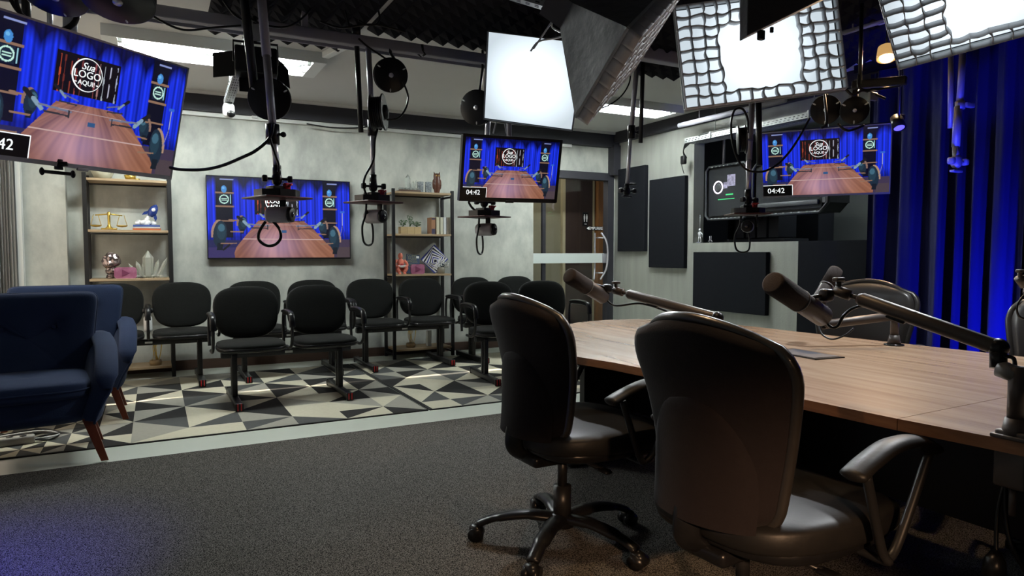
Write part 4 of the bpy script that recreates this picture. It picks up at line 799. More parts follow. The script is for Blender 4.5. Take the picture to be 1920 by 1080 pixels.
# ================================================================ SOFTBOXES
def softbox(label,M,w,h,depth,grid=None,lit=True,gd=.05,hole=None,head=.3):
    """front in local XZ plane facing -Y"""
    t=thing('softbox',label,'softbox',M=M,world=False)
    a=.07
    def side(p,q,n=8):
        def fn(u,v):
            P0=Vector(p).lerp(Vector(q),u); Q=Vector((math.copysign(a,p[0])*(1-u)+math.copysign(a,q[0])*u,depth,math.copysign(a,p[2])*(1-u)+math.copysign(a,q[2])*u)); r=P0.lerp(Q,v); s=math.sin(v*PI)*math.sin(u*PI)*.045; return (r.x*(1-s),r.y,r.z*(1-s))
        return fn
    C=[(-w/2,0,-h/2),(w/2,0,-h/2),(w/2,0,h/2),(-w/2,0,h/2)]; mb=MB()
    for i in range(4): mb.grid(side(C[i],C[(i+1)%4]),10,12)
    mb.box(-a,a,depth,depth+.12,-a,a); build('cover',mb,softblack,t)
    if lit: build('diffuser',MB().grid(lambda u,v:((u-.5)*w*.985,.004+.018*math.sin(u*PI)*math.sin(v*PI),(v-.5)*h*.985),16,12),soft_e,t)
    rm=MB()
    for i in range(4): p=Vector(C[i]);q=Vector(C[(i+1)%4]); d=(q-p).normalized(); nn=Vector((0,-1,0)); s=d.cross(nn); rm.add([p,q,q+nn*.012,p+nn*.012,p+s*.006,q+s*.006,q+nn*.012+s*.006,p+nn*.012+s*.006],[(0,1,2,3),(7,6,5,4),(0,4,5,1),(1,5,6,2),(2,6,7,3),(3,7,4,0)],0,False)
    build('rim',rm,galv if grid else softblack,t)
    build('lamp_head',MB().cyl((0,depth+.1,0),(0,depth+head,0),.055).rbox((0,depth+.22,.09),(.05,.05,.1),.008),blackm,t)
    top=M@Vector((0,depth+.22,.12)); inv=M.inverted(); up=inv@Vector((top.x,top.y,HC-.07)); build('hanger',MB().cyl((0,depth+.22,.12),up,.014),blackm,t)
    if grid:
        nx,nz=grid; rnd=random.Random(3); gs=MB(); hx0,hx1,hz0,hz1=hole
        X=[-w/2+w*i/nx for i in range(nx+1)]; Zs=[-h/2+h*i/nz for i in range(nz+1)]
        jx={(i,j):(rnd.uniform(-.006,.006),rnd.uniform(-.006,.006)) for i in range(nx+1) for j in range(nz+1)}
        def pt(i,j,f=1): o=jx[(i,j)]; return (X[i]+(o[0] if 0<i<nx else 0),Zs[j]+(o[1] if 0<j<nz else 0))
        def strip(p,q,seed,dirx):
            bow=rnd.uniform(-.012,.012)*(1 if dirx is not None else 0)
            vs=[];n=5
            for k in range(n+1):
                s=k/n; x=p[0]+(q[0]-p[0])*s; z=p[1]+(q[1]-p[1])*s; b=bow*math.sin(s*PI)
                if dirx: z+=b-.004*math.sin(s*PI)
                else: x+=b
                for y in (-.012,-.012-gd): vs.append((x,y,z))
            gs.add(vs,[(2*k,2*k+1,2*k+3,2*k+2) for k in range(n)],0,True)
        for i in range(nx+1):
            for j in range(nz):
                if hx0<i<hx1 and hz0<=j<hz1: continue
                strip(pt(i,j),pt(i,j+1),0,False if 0<i<nx else None)
        for j in range(nz+1):
            for i in range(nx):
                if hz0<j<hz1 and hx0<=i<hx1: continue
                strip(pt(i,j),pt(i+1,j),0,True if 0<j<nz else None)
        go=build('egg_crate_grid',gs,gridm,t); sm=go.modifiers.new('s','SOLIDIFY'); sm.thickness=.0035; sm.offset=0
    return t
softbox('plain lit softbox without a grid, above the small hanging television',pose((2.254,3.995,2.332),-38.3,34.2,10.1),.62,.60,.36)
softbox('lit softbox with a partly open egg crate grid, left of the warm lamp',pose((3.049,2.801,2.344),-32.3,-3.5,-6.5),.88,.58,.34,grid=(12,9),hole=(3,9,1,7))
softbox('gridded lit softbox cut off by the top right corner',pose((3.457,1.874,2.385),-53.1,55.6,-14.4),.72,.496,.27,grid=(9,7),hole=(3,9,1,7),gd=.04,head=.15)
# edge-on softbox between them
A_=D(1092,207,3.05); C_=D(1246,-22,3.25); e1=(C_-A_).normalized(); mid_=(A_+C_)/2; vd=(mid_-cam0).normalized(); n_=e1.cross(vd).normalized()
if (n_.z>0): n_=-n_
n_=(n_-vd*.10).normalized(); ax=e1; az=ax.cross(-n_).normalized(); 
Lc=(C_-A_).length; rx_=(e1*.60+vd*.50); rx_=(rx_-n_*rx_.dot(n_)).normalized(); rz_=rx_.cross(-n_).normalized(); M2=frame(mid_,rx_,-n_,rz_)
softbox('black softbox seen edge on, its grid facing away to the right',M2,Lc*.77,Lc*.64,.30,grid=(8,7),hole=(8,8,0,0),gd=.06,head=.12)
# dark lamp hanging in front of the gridded softbox
def P_(x,y,d): return D(x,y,d)
a,b,c,d=P_(1386,78,2.5),P_(1545,0,2.55),P_(1585,-120,2.6),P_(1388,-90,2.5); nn=(b-a).cross(d-a).normalized()*.06
t=thing('light_panel','black light panel hanging down in front of the gridded softbox','stage lamp',tuple(a)); build('panel_body',MB().add([a,b,c,d,a+nn,b+nn,c+nn,d+nn],[(0,1,2,3),(7,6,5,4),(0,4,5,1),(1,5,6,2),(2,6,7,3),(3,7,4,0)],0,False),softblack,t,bevel=.004)
build('latch',MB().rbox(tuple(P_(1427,66,2.48)),(.025,.02,.035),.004),blackp,t); build('latch',MB().rbox(tuple(P_(1447,56,2.48)),(.012,.01,.02),.002),blackp,t)
# warm lamp
c=D(1662,101,4.55); t=thing('warm_spotlight','small round warm glowing lamp between the gridded softboxes','lamp',tuple(c))
M=aimz(c,Vector((-.25,-.25,-1))); build('lamp_can',MB().lathe([(.0,-.05),(.05,-.05),(.062,.02),(.062,.035),(.055,.035),(.052,.0),(0,-.01)],24,0,M),mat('self-glowing warm reflector',(.6,.35,.12),.35,metal=.4,noise=(10,.3,(.55,.32,.1)),emit=.9),t)  # the can glows by itself; bulb light is put into its colour
build('bulb',MB().sq((0,0,.03),(.045,.045,.03),M=M),mat('warm bulb glow',(1,.62,.25),.5,emit=14),t); build('stem',MB().cyl(c,(c.x,c.y,HC-.07),.006),blackm,t)
# ================================================================ MICROPHONES ON BOOM ARMS
brownmet=mat('bronze black metal',(.095,.080,.075),.42,metal=.2,noise=(30,.3,(.08,.068,.063)))
grille=mat('dark brown foam windscreen',(.055,.043,.04),.95,noise=(200,.3,(.036,.028,.026)),bump=(400,.5,.002))
greyarm=mat('matt grey metal arm',(.20,.20,.20),.45,noise=(20,.3,(.18,.18,.18)))
def mic_arm(label,tip,end,knuckle,elbow,wrist,post,base,clamp=None,cable=None,armat=None,lowmat=None):
    tip,end,knuckle,elbow,wrist,post,base=[Vector(p) for p in (tip,end,knuckle,elbow,wrist,post,base)]
    t=thing('microphone_arm',label,'microphone',tuple(base)); ax=(end-tip).normalized(); L=(end-tip).length; r=.033; P=lambda s:tip+ax*(L*s)
    mc=build('microphone',MB().tube([P(.50),P(.55),P(.97),P(1.0)],[r*.93,r*.93,r*.93,r*.75],24),brownmet,t)
    build('windscreen',MB().tube([P(0),P(.008),P(.05),P(.50)],[r*.80,r*.95,r*1.02,r*1.0],24),grille,mc); build('ring',MB().tube([P(.495),P(.515)],[r*1.035,r*1.035],24),greyarm,mc)
    build('yoke',MB().tube(smooth([P(.72)+Vector((0,0,.03)),P(.74).lerp(knuckle,.5)+Vector((0,0,.015)),knuckle]),.010,8,flat=.6).sq(tuple(P(.74).lerp(knuckle,.55)+Vector((0,0,.012))),(.018,.018,.018),.5,.5),blackm,t)
    d=(elbow-knuckle).normalized(); k1=knuckle+d*.055
    build('knuckle',MB().cyl(knuckle-d*.01,knuckle+d*.035,.016).cyl(knuckle+d*.035,k1,.007).cyl(knuckle+Vector((0,0,.0)),knuckle+Vector((0,0,.032)),.008).rbox(tuple(knuckle+Vector((0,0,.034))),(.035,.02,.012),.004),brownmet,t)
    M=aimz(k1,d); LL=(elbow-k1).length
    u=build('upper_arm',MB().tube([k1,k1+d*.012,elbow-d*.01,elbow],[.013,.0195,.0195,.017],18),armat or brownmet,t); build('arm_clip',MB().rbox((0,0,LL*.3),(.02,.012,.05),.004,0,M=aimz(k1+Vector((0,0,-.02)),d)),blackp,u)
    build('elbow',MB().sq(tuple(elbow),(.024,.024,.024)).cyl(elbow,wrist,.019,n=18),blackp,t)
    build('lower_arm',MB().tube([wrist,wrist.lerp(post,.03),wrist.lerp(post,.97),post],[.014,.021,.021,.014],18),lowmat or greyarm,t)
    build('post',MB().cyl(post+Vector((0,0,.02)),base+Vector((0,0,.05)),.019,n=18).cyl(base+Vector((0,0,.05)),base,.022,.032),brownmet,t)
    if clamp: build('table_clamp',MB().rbox((base.x-.0,base.y,.70),(.05,.07,.14),.006).rbox((base.x,base.y,.755),(.07,.08,.01),.003).cyl((base.x,base.y,.63),(base.x,base.y,.56),.008),brownmet,t)
    else: build('base_plate',MB().cyl(base,base+Vector((0,0,.006)),.045),blackp,t)
    if cable: build('cable',MB().tube(smooth(cable),.0045,6),blackp,t)
    return t
mic_arm('microphone on a boom arm over the pale far end of the table, pointing left',D(1066,516,2.72),D(1134,558,2.85),D(1155,545,2.85),D(1345,596,2.55),D(1349,622,2.55),D(1300,640,2.45),Z(1305,690,.75)+Vector((.03,0,0)),False,[D(1134,558,2.85),D(1146,570,2.85),D(1160,573,2.82),D(1200,569,2.8),D(1240,580,2.75),D(1300,603,2.6)])
bB=Vector((1.835,.865,.75))
mic_arm('large microphone on a long boom arm in the foreground, clamped at the right edge',D(1447,529,1.86),D(1545,595,2.0),D(1572,546,1.95),D(1872,652,1.68),D(1872,690,1.67),bB+Vector((0,0,.155)),bB,True,[D(1545,595,2.0),D(1556,612,1.98),D(1570,612,1.96),D(1582,592,1.94),D(1600,578,1.93),D(1625,575,1.9),D(1680,592,1.86)])
build('cable',MB().tube(smooth([D(1880,668,1.66),D(1900,672,1.66),D(1903,695,1.66),D(1900,702,1.66)]),.005,6),blackp,[o for o in bpy.data.objects if o.name.startswith('microphone_arm')][-1])
bC=Vector((3.17,2.03,.75))
mic_arm('microphone behind the foreground one, pointing up, clamped to the far table edge',D(1568,506,3.35),D(1532,566,3.28),D(1546,578,3.25),D(1545,600,3.24),D(1544,609,3.24),Vector((3.17,2.03,.893)),bC,False,[D(1532,566,3.28),D(1534,600,3.2),D(1540,625,3.15),D(1560,636,3.12),D(1585,628,3.12),D(1600,616,3.13)],lowmat=brownmet)
bD=Vector((3.22,1.20,.75))
mic_arm('microphone arm just entering at the right edge above the curtain foot',D(2010,470,2.65),D(1950,515,2.7),D(1912,524,2.7),D(1960,590,2.75),D(1960,610,2.75),bD+Vector((0,0,.15)),bD,False,[D(1950,515,2.7),D(1925,548,2.68),D(1908,570,2.66),D(1910,592,2.66),D(1928,600,2.66)])
# cable with an adapter hanging below the table at the lower right
m=MB().tube(smooth([D(1885,900,1.75),D(1872,950,1.75),D(1868,1000,1.74),D(1868,1035,1.73)]),.005,6); t=thing('power_cable','black cables with an adapter hanging under the table at the lower right','cable',tuple(D(1868,1060,1.72)))
build('cable',m,blackp,t); build('cable',MB().tube(smooth([D(1885,900,1.75),D(1885,960,1.74),D(1895,1020,1.72),D(1925,1075,1.7)]),.006,6),blackp,t); build('adapter',MB().tube([D(1868,1033,1.73),D(1866,1050,1.72),D(1863,1085,1.71)],[.012,.024,.028],12),blackp,t)
# ================================================================ SHELF UNITS
def shelf_unit(label,x0,x1,yf,yb,zt,levels):
    t=thing('shelf_unit',label,'shelf',((x0+x1)/2,(yf+yb)/2,0),group='black metal shelf units')
    for x in (x0,x1):
        for y in (yf,yb): build('post',MB().rbox((x,y,zt/2),(.035,.03,zt),.003,sm=False),blackm,t)
        for zz in (.05,levels[-1]-.03): build('side_rail',MB().rbox((x,(yf+yb)/2,zz),(.025,yb-yf,.02),.002),blackm,t)
    for z in levels: b=build('board',MB().rbox(((x0+x1)/2,(yf+yb)/2,z),(x1-x0-.036,yb-yf+.03,.022),.002,sm=False),oak,t)
    for z in levels: build('cross_bar',MB().rbox(((x0+x1)/2,yb-.012,z-.02),(x1-x0-.036,.014,.014),.002),blackm,t)
    return t
LV=(.10,.945,1.40,1.87)
shelf_unit('left black metal and oak shelf unit behind the navy armchairs',-.55,.14,7.29,7.60,1.93,LV)
shelf_unit('right black metal and oak shelf unit beside the glass door',2.355,3.06,7.29,7.60,1.91,LV)
YS=7.42
def at(px,lv,y=YS): # stands on a shelf board
    p=Yp(px,500,y); return Vector((p.x,y,LV[lv]+.0112))
k=7.42*1.0/ F*1.06 # metres per pixel at the shelves, across
def W_(p): return p*.00545
# left unit
p=at(198,3); t=single('bowl_vase','large pale cream bowl vase on top of the left shelf','vase',MB().lathe([(0,0),(.062,0),(.085,.05),(.12,.13),(.15,.22),(.142,.22),(.11,.13),(.07,.05),(0,.02)],32,0,T(*p)),mat('cream ceramic',(.55,.54,.42),.4,noise=(5,.3,(.5,.49,.38))),tuple(p))
gold=mat('yellow gold metal',(.72,.50,.12),.3,metal=.85,noise=(8,.3,(.6,.4,.08)))
p=at(249,3,7.36); single('gold_trinket','small gold cup beside the cream bowl on the left shelf','ornament',MB().lathe([(0,0),(.03,0),(.045,.015),(.05,.045),(.04,.045),(.03,.02),(0,.015)],18,0,T(*p)).cyl(p+Vector((.03,0,.01)),p+Vector((.08,.01,.01)),.008),gold,tuple(p))
p=at(207,2,7.38); t=thing('balance_scale','golden balance scale on the left shelf','scale',tuple(p))
build('base',MB().rbox((p.x,p.y,p.z+.008),(.13,.07,.016),.004).lathe([(.035,.016),(.018,.03),(.012,.05),(.012,.13),(.018,.15),(0,.16)],16,0,T(*p)),gold,t)
build('beam',MB().tube([p+Vector(q) for q in ((-.11,0,.135),(0,0,.148),(.11,0,.135))],.006,8).sq(tuple(p+Vector((0,0,.15))),(.016,.012,.02)),gold,t)
for s in (-1,1):
    q=p+Vector((s*.105,0,0)); pn=build('pan',MB().lathe([(0,.025),(.035,.03),(.048,.042),(.046,.044),(.03,.034),(0,.029)],20,0,T(*q)),gold,t); build('hanger',MB().cyl(q+Vector((-.042,0,.042)),q+Vector((-.018,0,.14)),.0025,n=6).cyl(q+Vector((.042,0,.042)),q+Vector((.018,0,.14)),.0025,n=6),gold,pn)
p=at(277,2,7.38)
bk=[mat('blue book cover',(.05,.10,.32),.5,noise=(9,.3,(.04,.08,.27))),mat('white book cover',(.62,.62,.62),.5,noise=(9,.3,(.56,.56,.56))),mat('orange book cover',(.55,.15,.05),.5,noise=(9,.3,(.48,.12,.04)))]
page=mat('cream book pages',(.62,.59,.47),.8,noise=(60,.3,(.54,.51,.40),(1,1,12)))
def flatbook(c,w,d,h,cov,label,rot=0,grp='books lying under the rocket'):
    t=thing('book',label,'book',tuple(c),group=grp); M=T(*c)@Rz(rot)
    build('cover',MB().box(-w/2,w/2,-d/2,d/2,0,.002,0,M).box(-w/2,w/2,-d/2,d/2,h-.002,h,0,M).box(-w/2,w/2,-d/2,-d/2+.003,0,h,0,M),cov,t); build('pages',MB().box(-w/2+.004,w/2-.004,-d/2+.004,d/2-.004,.0021,h-.0021,0,M),page,t); return t
flatbook(p,.235,.15,.018,bk[2],'orange book at the bottom of the pile under the rocket',2); flatbook(p+Vector((0,0,.0185)),.23,.15,.014,bk[1],'white book in the middle of the pile under the rocket',-2); flatbook(p+Vector((0,0,.033)),.225,.15,.016,bk[0],'blue book on top of the pile under the rocket',1)
p=p+Vector((-.0,0,.0495)); t=thing('rocket_ornament','blue toy rocket rising from a white cloud on the left shelf','ornament',tuple(p)); rnd=random.Random(2)
m=MB(); 
for i in range(12): m.sq(tuple(p+Vector((rnd.uniform(-.075,.06),rnd.uniform(-.03,.03),rnd.uniform(.012,.035)))),(.026,.024,.022))
m.sq(tuple(p+Vector((.0,0,.045))),(.022,.02,.03)).sq(tuple(p+Vector((.012,0,.068))),(.015,.015,.022)); build('smoke_cloud',m,whitetext,t)
rocketm=mat('glossy royal blue',(.025,.05,.22),.25,noise=(6,.3,(.02,.04,.18)))
M=T(*(p+Vector((.03,0,.085))))@Ry(28); b_=build('hull',MB().lathe([(.022,0),(.036,.03),(.040,.055),(.034,.09),(.018,.115),(0,.128)],24,0,M),rocketm,t)
build('porthole',MB().lathe([(0,.0),(.016,.0),(.017,-.004),(0,-.004)],20,0,M@T(.0,-.037,.068)@Rx(90)@T(0,0,.004)),whitetext,b_)
for s in (-1,1): build('fin',MB().add([(s*.03,-.005,.05),(s*.062,-.005,.015),(s*.066,-.005,-.02),(s*.03,-.005,.005),(s*.03,.005,.05),(s*.062,.005,.015),(s*.066,.005,-.02),(s*.03,.005,.005)],[(0,1,2,3),(7,6,5,4),(0,4,5,1),(1,5,6,2),(2,6,7,3),(3,7,4,0)],0,False,M),rocketm,b_)
# third shelf left
def rocky(mb,c,r,seed,n=26,M=None):
    bm=bmesh.new(); bmesh.ops.create_icosphere(bm,subdivisions=3,radius=1); rnd=random.Random(seed); dirs=[Vector((rnd.gauss(0,1),rnd.gauss(0,1),rnd.gauss(0,1))).normalized() for _ in range(n)]
    for v in bm.verts:
        k=max(v.co.normalized().dot(d) for d in dirs); s=.75+.5*max(0,(k-.8))*2.5+rnd.uniform(-.07,.07); v.co=Vector((v.co.x*r[0]*s+c[0],v.co.y*r[1]*s+c[1],v.co.z*r[2]*s+c[2]))
    bm.verts.index_update(); mb.add([v.co[:] for v in bm.verts],[[v.index for v in f.verts] for f in bm.faces],0,False); bm.free(); return mb
p=at(209,1,7.40); rock=mat('crumpled silver bronze',(.42,.34,.33),.22,metal=.85,noise=(14,.3,(.16,.12,.12)))
m=MB(); rocky(m,p+Vector((0,0,.165)),(.080,.06,.088),3); rocky(m,p+Vector((0,0,.075)),(.055,.045,.045),5); rocky(m,p+Vector((-.005,0,.02)),(.045,.04,.03),6); single('metal_sculpture','crumpled silver bronze head sculpture on the left shelf','sculpture',m,rock,tuple(p))
pinkm=mat('pink metallic award',(.50,.20,.32),.35,metal=.3,noise=(7,.06,(.36,.12,.21))); pinkd=mat('dark pink triangle',(.20,.05,.11),.4,noise=(9,.3,(.17,.04,.09)))
def award(c,label,w=.17,h=.115,rot=0):
    t=thing('play_award',label,'award',tuple(c),group='pink play button awards'); M=T(*c)@Rz(rot)
    build('plaque',MB().prism([(math.copysign(w/2-.026,cx)+.026*math.cos(q),math.copysign(h/2-.026,cy)+.026*math.sin(q)) for cx,cy,q0 in ((1,1,0),(-1,1,PI/2),(-1,-1,PI),(1,-1,1.5*PI)) for q in [q0+PI/2*i/6 for i in range(7)]],-.011,.011,0,M@T(0,0,h/2)@Rx(90)),pinkm,t)
    build('play_triangle',MB().prism([(-.028,-.032),(.032,0),(-.028,.032)],.012,.0175,0,M@T(0,0,h/2)@Rx(90)),pinkd,t); return t
award(at(235,1,7.33),'pink play button award on the left shelf',.185,.105)
crys=glassd
def crystal(mb,c,d,L,r,sides=6):
    d=Vector(d).normalized(); M=aimz(c,d); n=sides; pr=[(r,0),(r*1.05,L*.72),(0.0001,L)]; mb_v=len(mb.v); mb.lathe(pr,n,0,M)
    for i in range(len(mb.s)-n*2-1,len(mb.s)): mb.s[i]=False
def cluster(label,c,spec,mt):
    t=thing('crystal_cluster',label,'crystal',tuple(c)); 
    for i,(dx,dz,L,r) in enumerate(spec): m=MB(); crystal(m,c+Vector((dx,0,.015)),(dz,-.05,1),L,r); build('crystal_point',m,mt,t)
    m=MB(); rnd=random.Random(7)
    for i in range(14): m.sq(tuple(c+Vector((rnd.uniform(-.11,.11),rnd.uniform(-.03,.03),.014))),(.022,.02,.016),1,1,10)
    build('rock_base',m,mt,t)
cloudy=mat('milky quartz',(.92,.94,.86),.10,noise=(20,.3,(.8,.82,.74)),trans=.7,ior=1.4)
cluster('large clear quartz crystal cluster on the left shelf',at(278,1,7.42),[(0,0,.25,.045),(-.05,-.35,.16,.02),(-.09,-.6,.15,.016),(.05,.25,.17,.02),(.085,.45,.20,.018),(.02,.1,.12,.018),(-.03,-.15,.13,.016)],cloudy)
# bottom shelf wires
def wire_vase(label,c,h=.2):
    t=thing('wire_ornament',label,'ornament',tuple(c)); build('base',MB().lathe([(0,0),(.05,0),(.055,.03),(.05,.05),(0,.05)],20,0,T(*c)),mat('amber wood base',(.35,.24,.12),.5,noise=(8,.3,(.3,.2,.1))),t)
    m=MB(); rnd=random.Random(4)
    for i in range(9): a=rnd.uniform(0,6.28); q=c+Vector((.035*math.cos(a),.03*math.sin(a),.05)); m.tube(smooth([q,q+Vector((rnd.uniform(-.03,.03),0,h*.5)),q+Vector((rnd.uniform(-.05,.05),0,h))]),.0028,5)
    build('wires',m,gold,t)
c=at(287,0,7.38); wire_vase('thin golden wire ornament on the bottom board of the left shelf',c); wire_vase('thin golden wire ornament on the bottom board of the right shelf',at(769,0,7.40),.17)
# right unit top
p=at(764,3,7.42); t=thing('wooden_tray','carved wooden tray on top of the right shelf','tray',tuple(p)); build('tray',MB().rbox((p.x+.02,p.y,p.z+.012),(.26,.10,.022),.004).rbox((p.x+.02,p.y-.045,p.z+.024),(.26,.008,.012),.002),brown,t)
cluster('small clear crystal group standing on the wooden tray',p+Vector((.02,0,.024)),[(-.01,0,.17,.032),(.045,.1,.10,.012),(.07,.2,.11,.012),(.02,-.1,.08,.014)],glassd)
silv=mat('silver etched glass',(.45,.50,.52),.25,metal=.4,noise=(60,.12,(.16,.18,.2)))
for px,wd,l in ((789,.062,'left silver patterned block between the tray and the owl'),(804,.065,'right silver patterned block beside the owl')):
    p=at(px,3,7.42); m=MB().rbox((p.x,p.y,p.z+.065),(wd,.05,.13),.004,sm=False)
    single('patterned_block',l,'ornament',m,silv,tuple(p),'silver blocks on the right shelf')
p=at(820,3,7.40); owlm=mat('red brown carved wood',(.12,.045,.025),.4,noise=(30,.3,(.06,.02,.012),(1,1,.3))); t=thing('owl_figure','tall red-brown carved wooden owl on top of the right shelf','figurine',tuple(p)); M=T(*p)@Matrix.Scale(1.08,4)
build('owl_body',MB().lathe([(0,0),(.026,.0),(.03,.02),(.042,.07),(.044,.12),(.036,.16),(.038,.185),(.036,.205),(.02,.215),(0,.215)],24,0,M@Matrix.Diagonal((1,.8,1,1))),owlm,t)
for s in (-1,1): build('ear',MB().cyl(M@Vector((s*.024,0,.2)),M@Vector((s*.034,0,.232)),.012,.002),owlm,t); build('eye',MB().sq((s*.014,-.028,.19),(.008,.005,.008),1,1,10,0,M),gold,t); build('wing',MB().sq((s*.038,0,.10),(.012,.026,.055),1,1,14,0,M),owlm,t)
# right unit second board
leafm=mat('dark green leaves',(.045,.11,.035),.6,noise=(20,.3,(.03,.075,.022))); boxm=mat('plain pine planter wood',(.50,.38,.20),.6,noise=(8,.3,(.42,.31,.16),(1,1,6)))
p=at(769,2,7.40); t=thing('planter_box','three small green plants in a pale wooden planter on the right shelf','planter',tuple(p))
for i,dx in enumerate((-.083,0,.083)):
    b_=build('planter_cube',MB().rbox((p.x+dx,p.y,p.z+.04),(.081,.08,.08),.002,sm=False),boxm,t); m=MB(); rnd=random.Random(i); H_=(.075,.13,.06)[i]
    for j in range(70 if i!=1 else 60):
        a=rnd.uniform(0,6.28); h=rnd.uniform(.25,1)*H_; rr=.042*rnd.random()**.5*(1.1 if i!=1 else .9); q=Vector((p.x+dx+rr*math.cos(a),p.y+rr*math.sin(a),p.z+.08+h)); s=.011; d1=Vector((rnd.uniform(-1,1),rnd.uniform(-1,1),rnd.uniform(-.3,1))).normalized()*s; d2=d1.orthogonal().normalized()*s*.5
        m.add([q-d1,q+d2,q+d1,q-d2],[(0,1,2,3)],0,False)
        if j%7==0: m.cyl((p.x+dx,p.y,p.z+.08),q,.0015,n=4)
    build('foliage',m,leafm,b_)
tone=[('brown and violet spined book at the left of the upright row',(.33,.17,.09),809,.052),('thick cream book second in the upright row',(.55,.54,.40),817.5,.040),('cream book in the middle of the upright row',(.58,.57,.45),824.5,.034),('white book in the upright row',(.66,.68,.70),830.5,.036),('slim beige book near the right of the upright row',(.50,.44,.36),836,.026),('last cream book at the right end of the upright row',(.60,.57,.46),841,.03)]
for i,(l,cc,px,wd) in enumerate(tone):
    p=at(px,2,7.39); h=.195 if i else .19; t=thing('book',l,'book',tuple(p),group='upright books on the right shelf'); w=wd*.9
    build('cover',MB().box(p.x-w/2,p.x+w/2,p.y-.07,p.y-.067,p.z,p.z+h).box(p.x-w/2,p.x-w/2+.002,p.y-.067,p.y+.07,p.z,p.z+h).box(p.x+w/2-.002,p.x+w/2,p.y-.067,p.y+.07,p.z,p.z+h),mat('book cover %s'%l[:18],cc,.55,noise=(20,.3,tuple(c*.85 for c in cc),(1,1,.4))),t); build('pages',MB().box(p.x-w/2+.0025,p.x+w/2-.0025,p.y-.066,p.y+.066,p.z+.002,p.z+h-.004),page,t)
    if i==0: build('spine_label',MB().box(p.x-w/2+.002,p.x+w/2-.002,p.y-.0715,p.y-.0702,p.z,p.z+.06).box(p.x-w/2+.002,p.x+w/2-.002,p.y-.0715,p.y-.0702,p.z+.165,p.z+.182),mat('dark violet spine',(.05,.045,.09),.5,noise=(9,.3,(.04,.036,.07))),t)
# right unit third board
coral=mat('coral resin',(.75,.22,.15),.45,noise=(6,.3,(.66,.18,.12)))
p=at(751,1,7.36); t=thing('seated_figurine','coral resin figurine of a seated faceless figure holding a bowl','figurine',tuple(p)); m=MB()
m.sq(tuple(p+Vector((0,0,.205))),(.027,.026,.036)).tube([p+Vector(q) for q in ((0,.01,.05),(0,.008,.10),(0,0,.15),(0,0,.172),(0,0,.19))],[.045,.034,.045,.018,.014],16)
for s in (-1,1):
    m.tube(smooth([p+Vector(q) for q in ((s*.04,0,.155),(s*.068,-.01,.125),(s*.070,-.03,.095),(s*.03,-.05,.08),(s*.012,-.055,.085))],4),[.017]*5+[.014]*8+[.011]*4,10)
    m.tube(smooth([p+Vector(q) for q in ((s*.025,.02,.035),(s*.055,-.02,.065),(s*.052,-.045,.062),(s*.035,-.045,.03),(s*.03,-.05,.003),(s*.03,-.075,.008))],4),[.026]*5+[.022]*8+[.014]*8,10)
build('figure',m,coral,t); build('bowl',MB().lathe([(0,0),(.02,.002),(.042,.028),(.038,.028),(.018,.008),(0,.006)],20,0,T(p.x,p.y-.055,p.z+.072)),whitetext,t); build('bowl_filling',MB().sq((p.x,p.y-.055,p.z+.105),(.02,.02,.016)),redp,t)
p=at(774,1,7.44); M=T(*p)@Rz(4)@Rx(-10)@Ry(6); t=thing('book',"dark blue book with olive title lettering leaning on the right shelf",'book',tuple(p)); build('cover',MB().box(-.08,.08,-.004,.016,0,.225,0,M),mat('dark blue book jacket',(.03,.055,.13),.45,noise=(9,.3,(.024,.045,.11))),t)
m=MB()
for i,(tx,z) in enumerate((('COMO',.205),('FAZER',.172),('AMIGOS',.139),('& INFLUENCIAR',.108),('PESSOAS',.08))): m.text(tx,(.040,.038,.036,.018,.026)[i],M@T(-.014 if i<3 else 0,-.0055,z)@Rx(90))
build('title',m,mat('olive gold title',(.28,.28,.12),.5,noise=(9,.3,(.25,.25,.1))),t); build('title_box',MB().box(.035,.07,-.0055,-.0042,.185,.21,0,M),whitetext,t)
award(at(783,1,7.33),'pink play button award leaning against the blue book',.165,.11,)
p=at(815,1,7.50)+Vector((0,0,.165)); t=thing('spiral_picture','blue and white twisted squares picture standing on one corner','picture',tuple(p)); cols=[mat('picture blue',(.05,.06,.30),.5,noise=(9,.3,(.04,.05,.26))),whitetext,mat('picture black',(.02,.02,.04),.5,noise=(9,.3,(.015,.015,.03)))]
m=MB()
for i in range(11):
    s=.122*(1-i/11.5); a=45-i*4.2; M=T(*(p+Vector((0,-.0025*i,-i*.002))))@Ry(a); mi=(0,1,2,1)[i%4]; m.box(-s,s,-.001,.004 if i else .012,-s,s,mi,M)
build('artwork',m,cols,t)
p=at(827,1,7.36); t=thing('flower_vase','glass vase of small white blossoms in front of the spiral picture','vase',tuple(p)); build('vase',MB().lathe([(0,0),(.04,0),(.045,.05),(.04,.075),(.037,.075),(.041,.05),(.036,.004),(0,.004)],20,0,T(*p)),mat('smoky glass vase',(.28,.27,.22),.15,noise=(9,.3,(.24,.22,.18))),t)
m=MB(); st=MB(); rnd=random.Random(11)
for i in range(95):
    a=rnd.uniform(-1,1); q=p+Vector((a*.095+(-.0),rnd.uniform(-.04,.03),.07+.10*(1-abs(a))*rnd.random()+.035*rnd.random()-.03*max(0,-a))); m.sq(tuple(q),(.0085,.0085,.0075),1,1,6)
    if i%6==0: st.cyl(p+Vector((0,0,.06)),q,.0012,n=4)
build('blossoms',m,whitetext,t); build('stems',st,leafm,t)
p=at(800,0,7.42); single('pale_box','small upright pale box on the bottom board of the right shelf','box',MB().rbox((p.x+.02,p.y,p.z+.09),(.05,.06,.18),.003,sm=False),whitemetal,tuple(p))
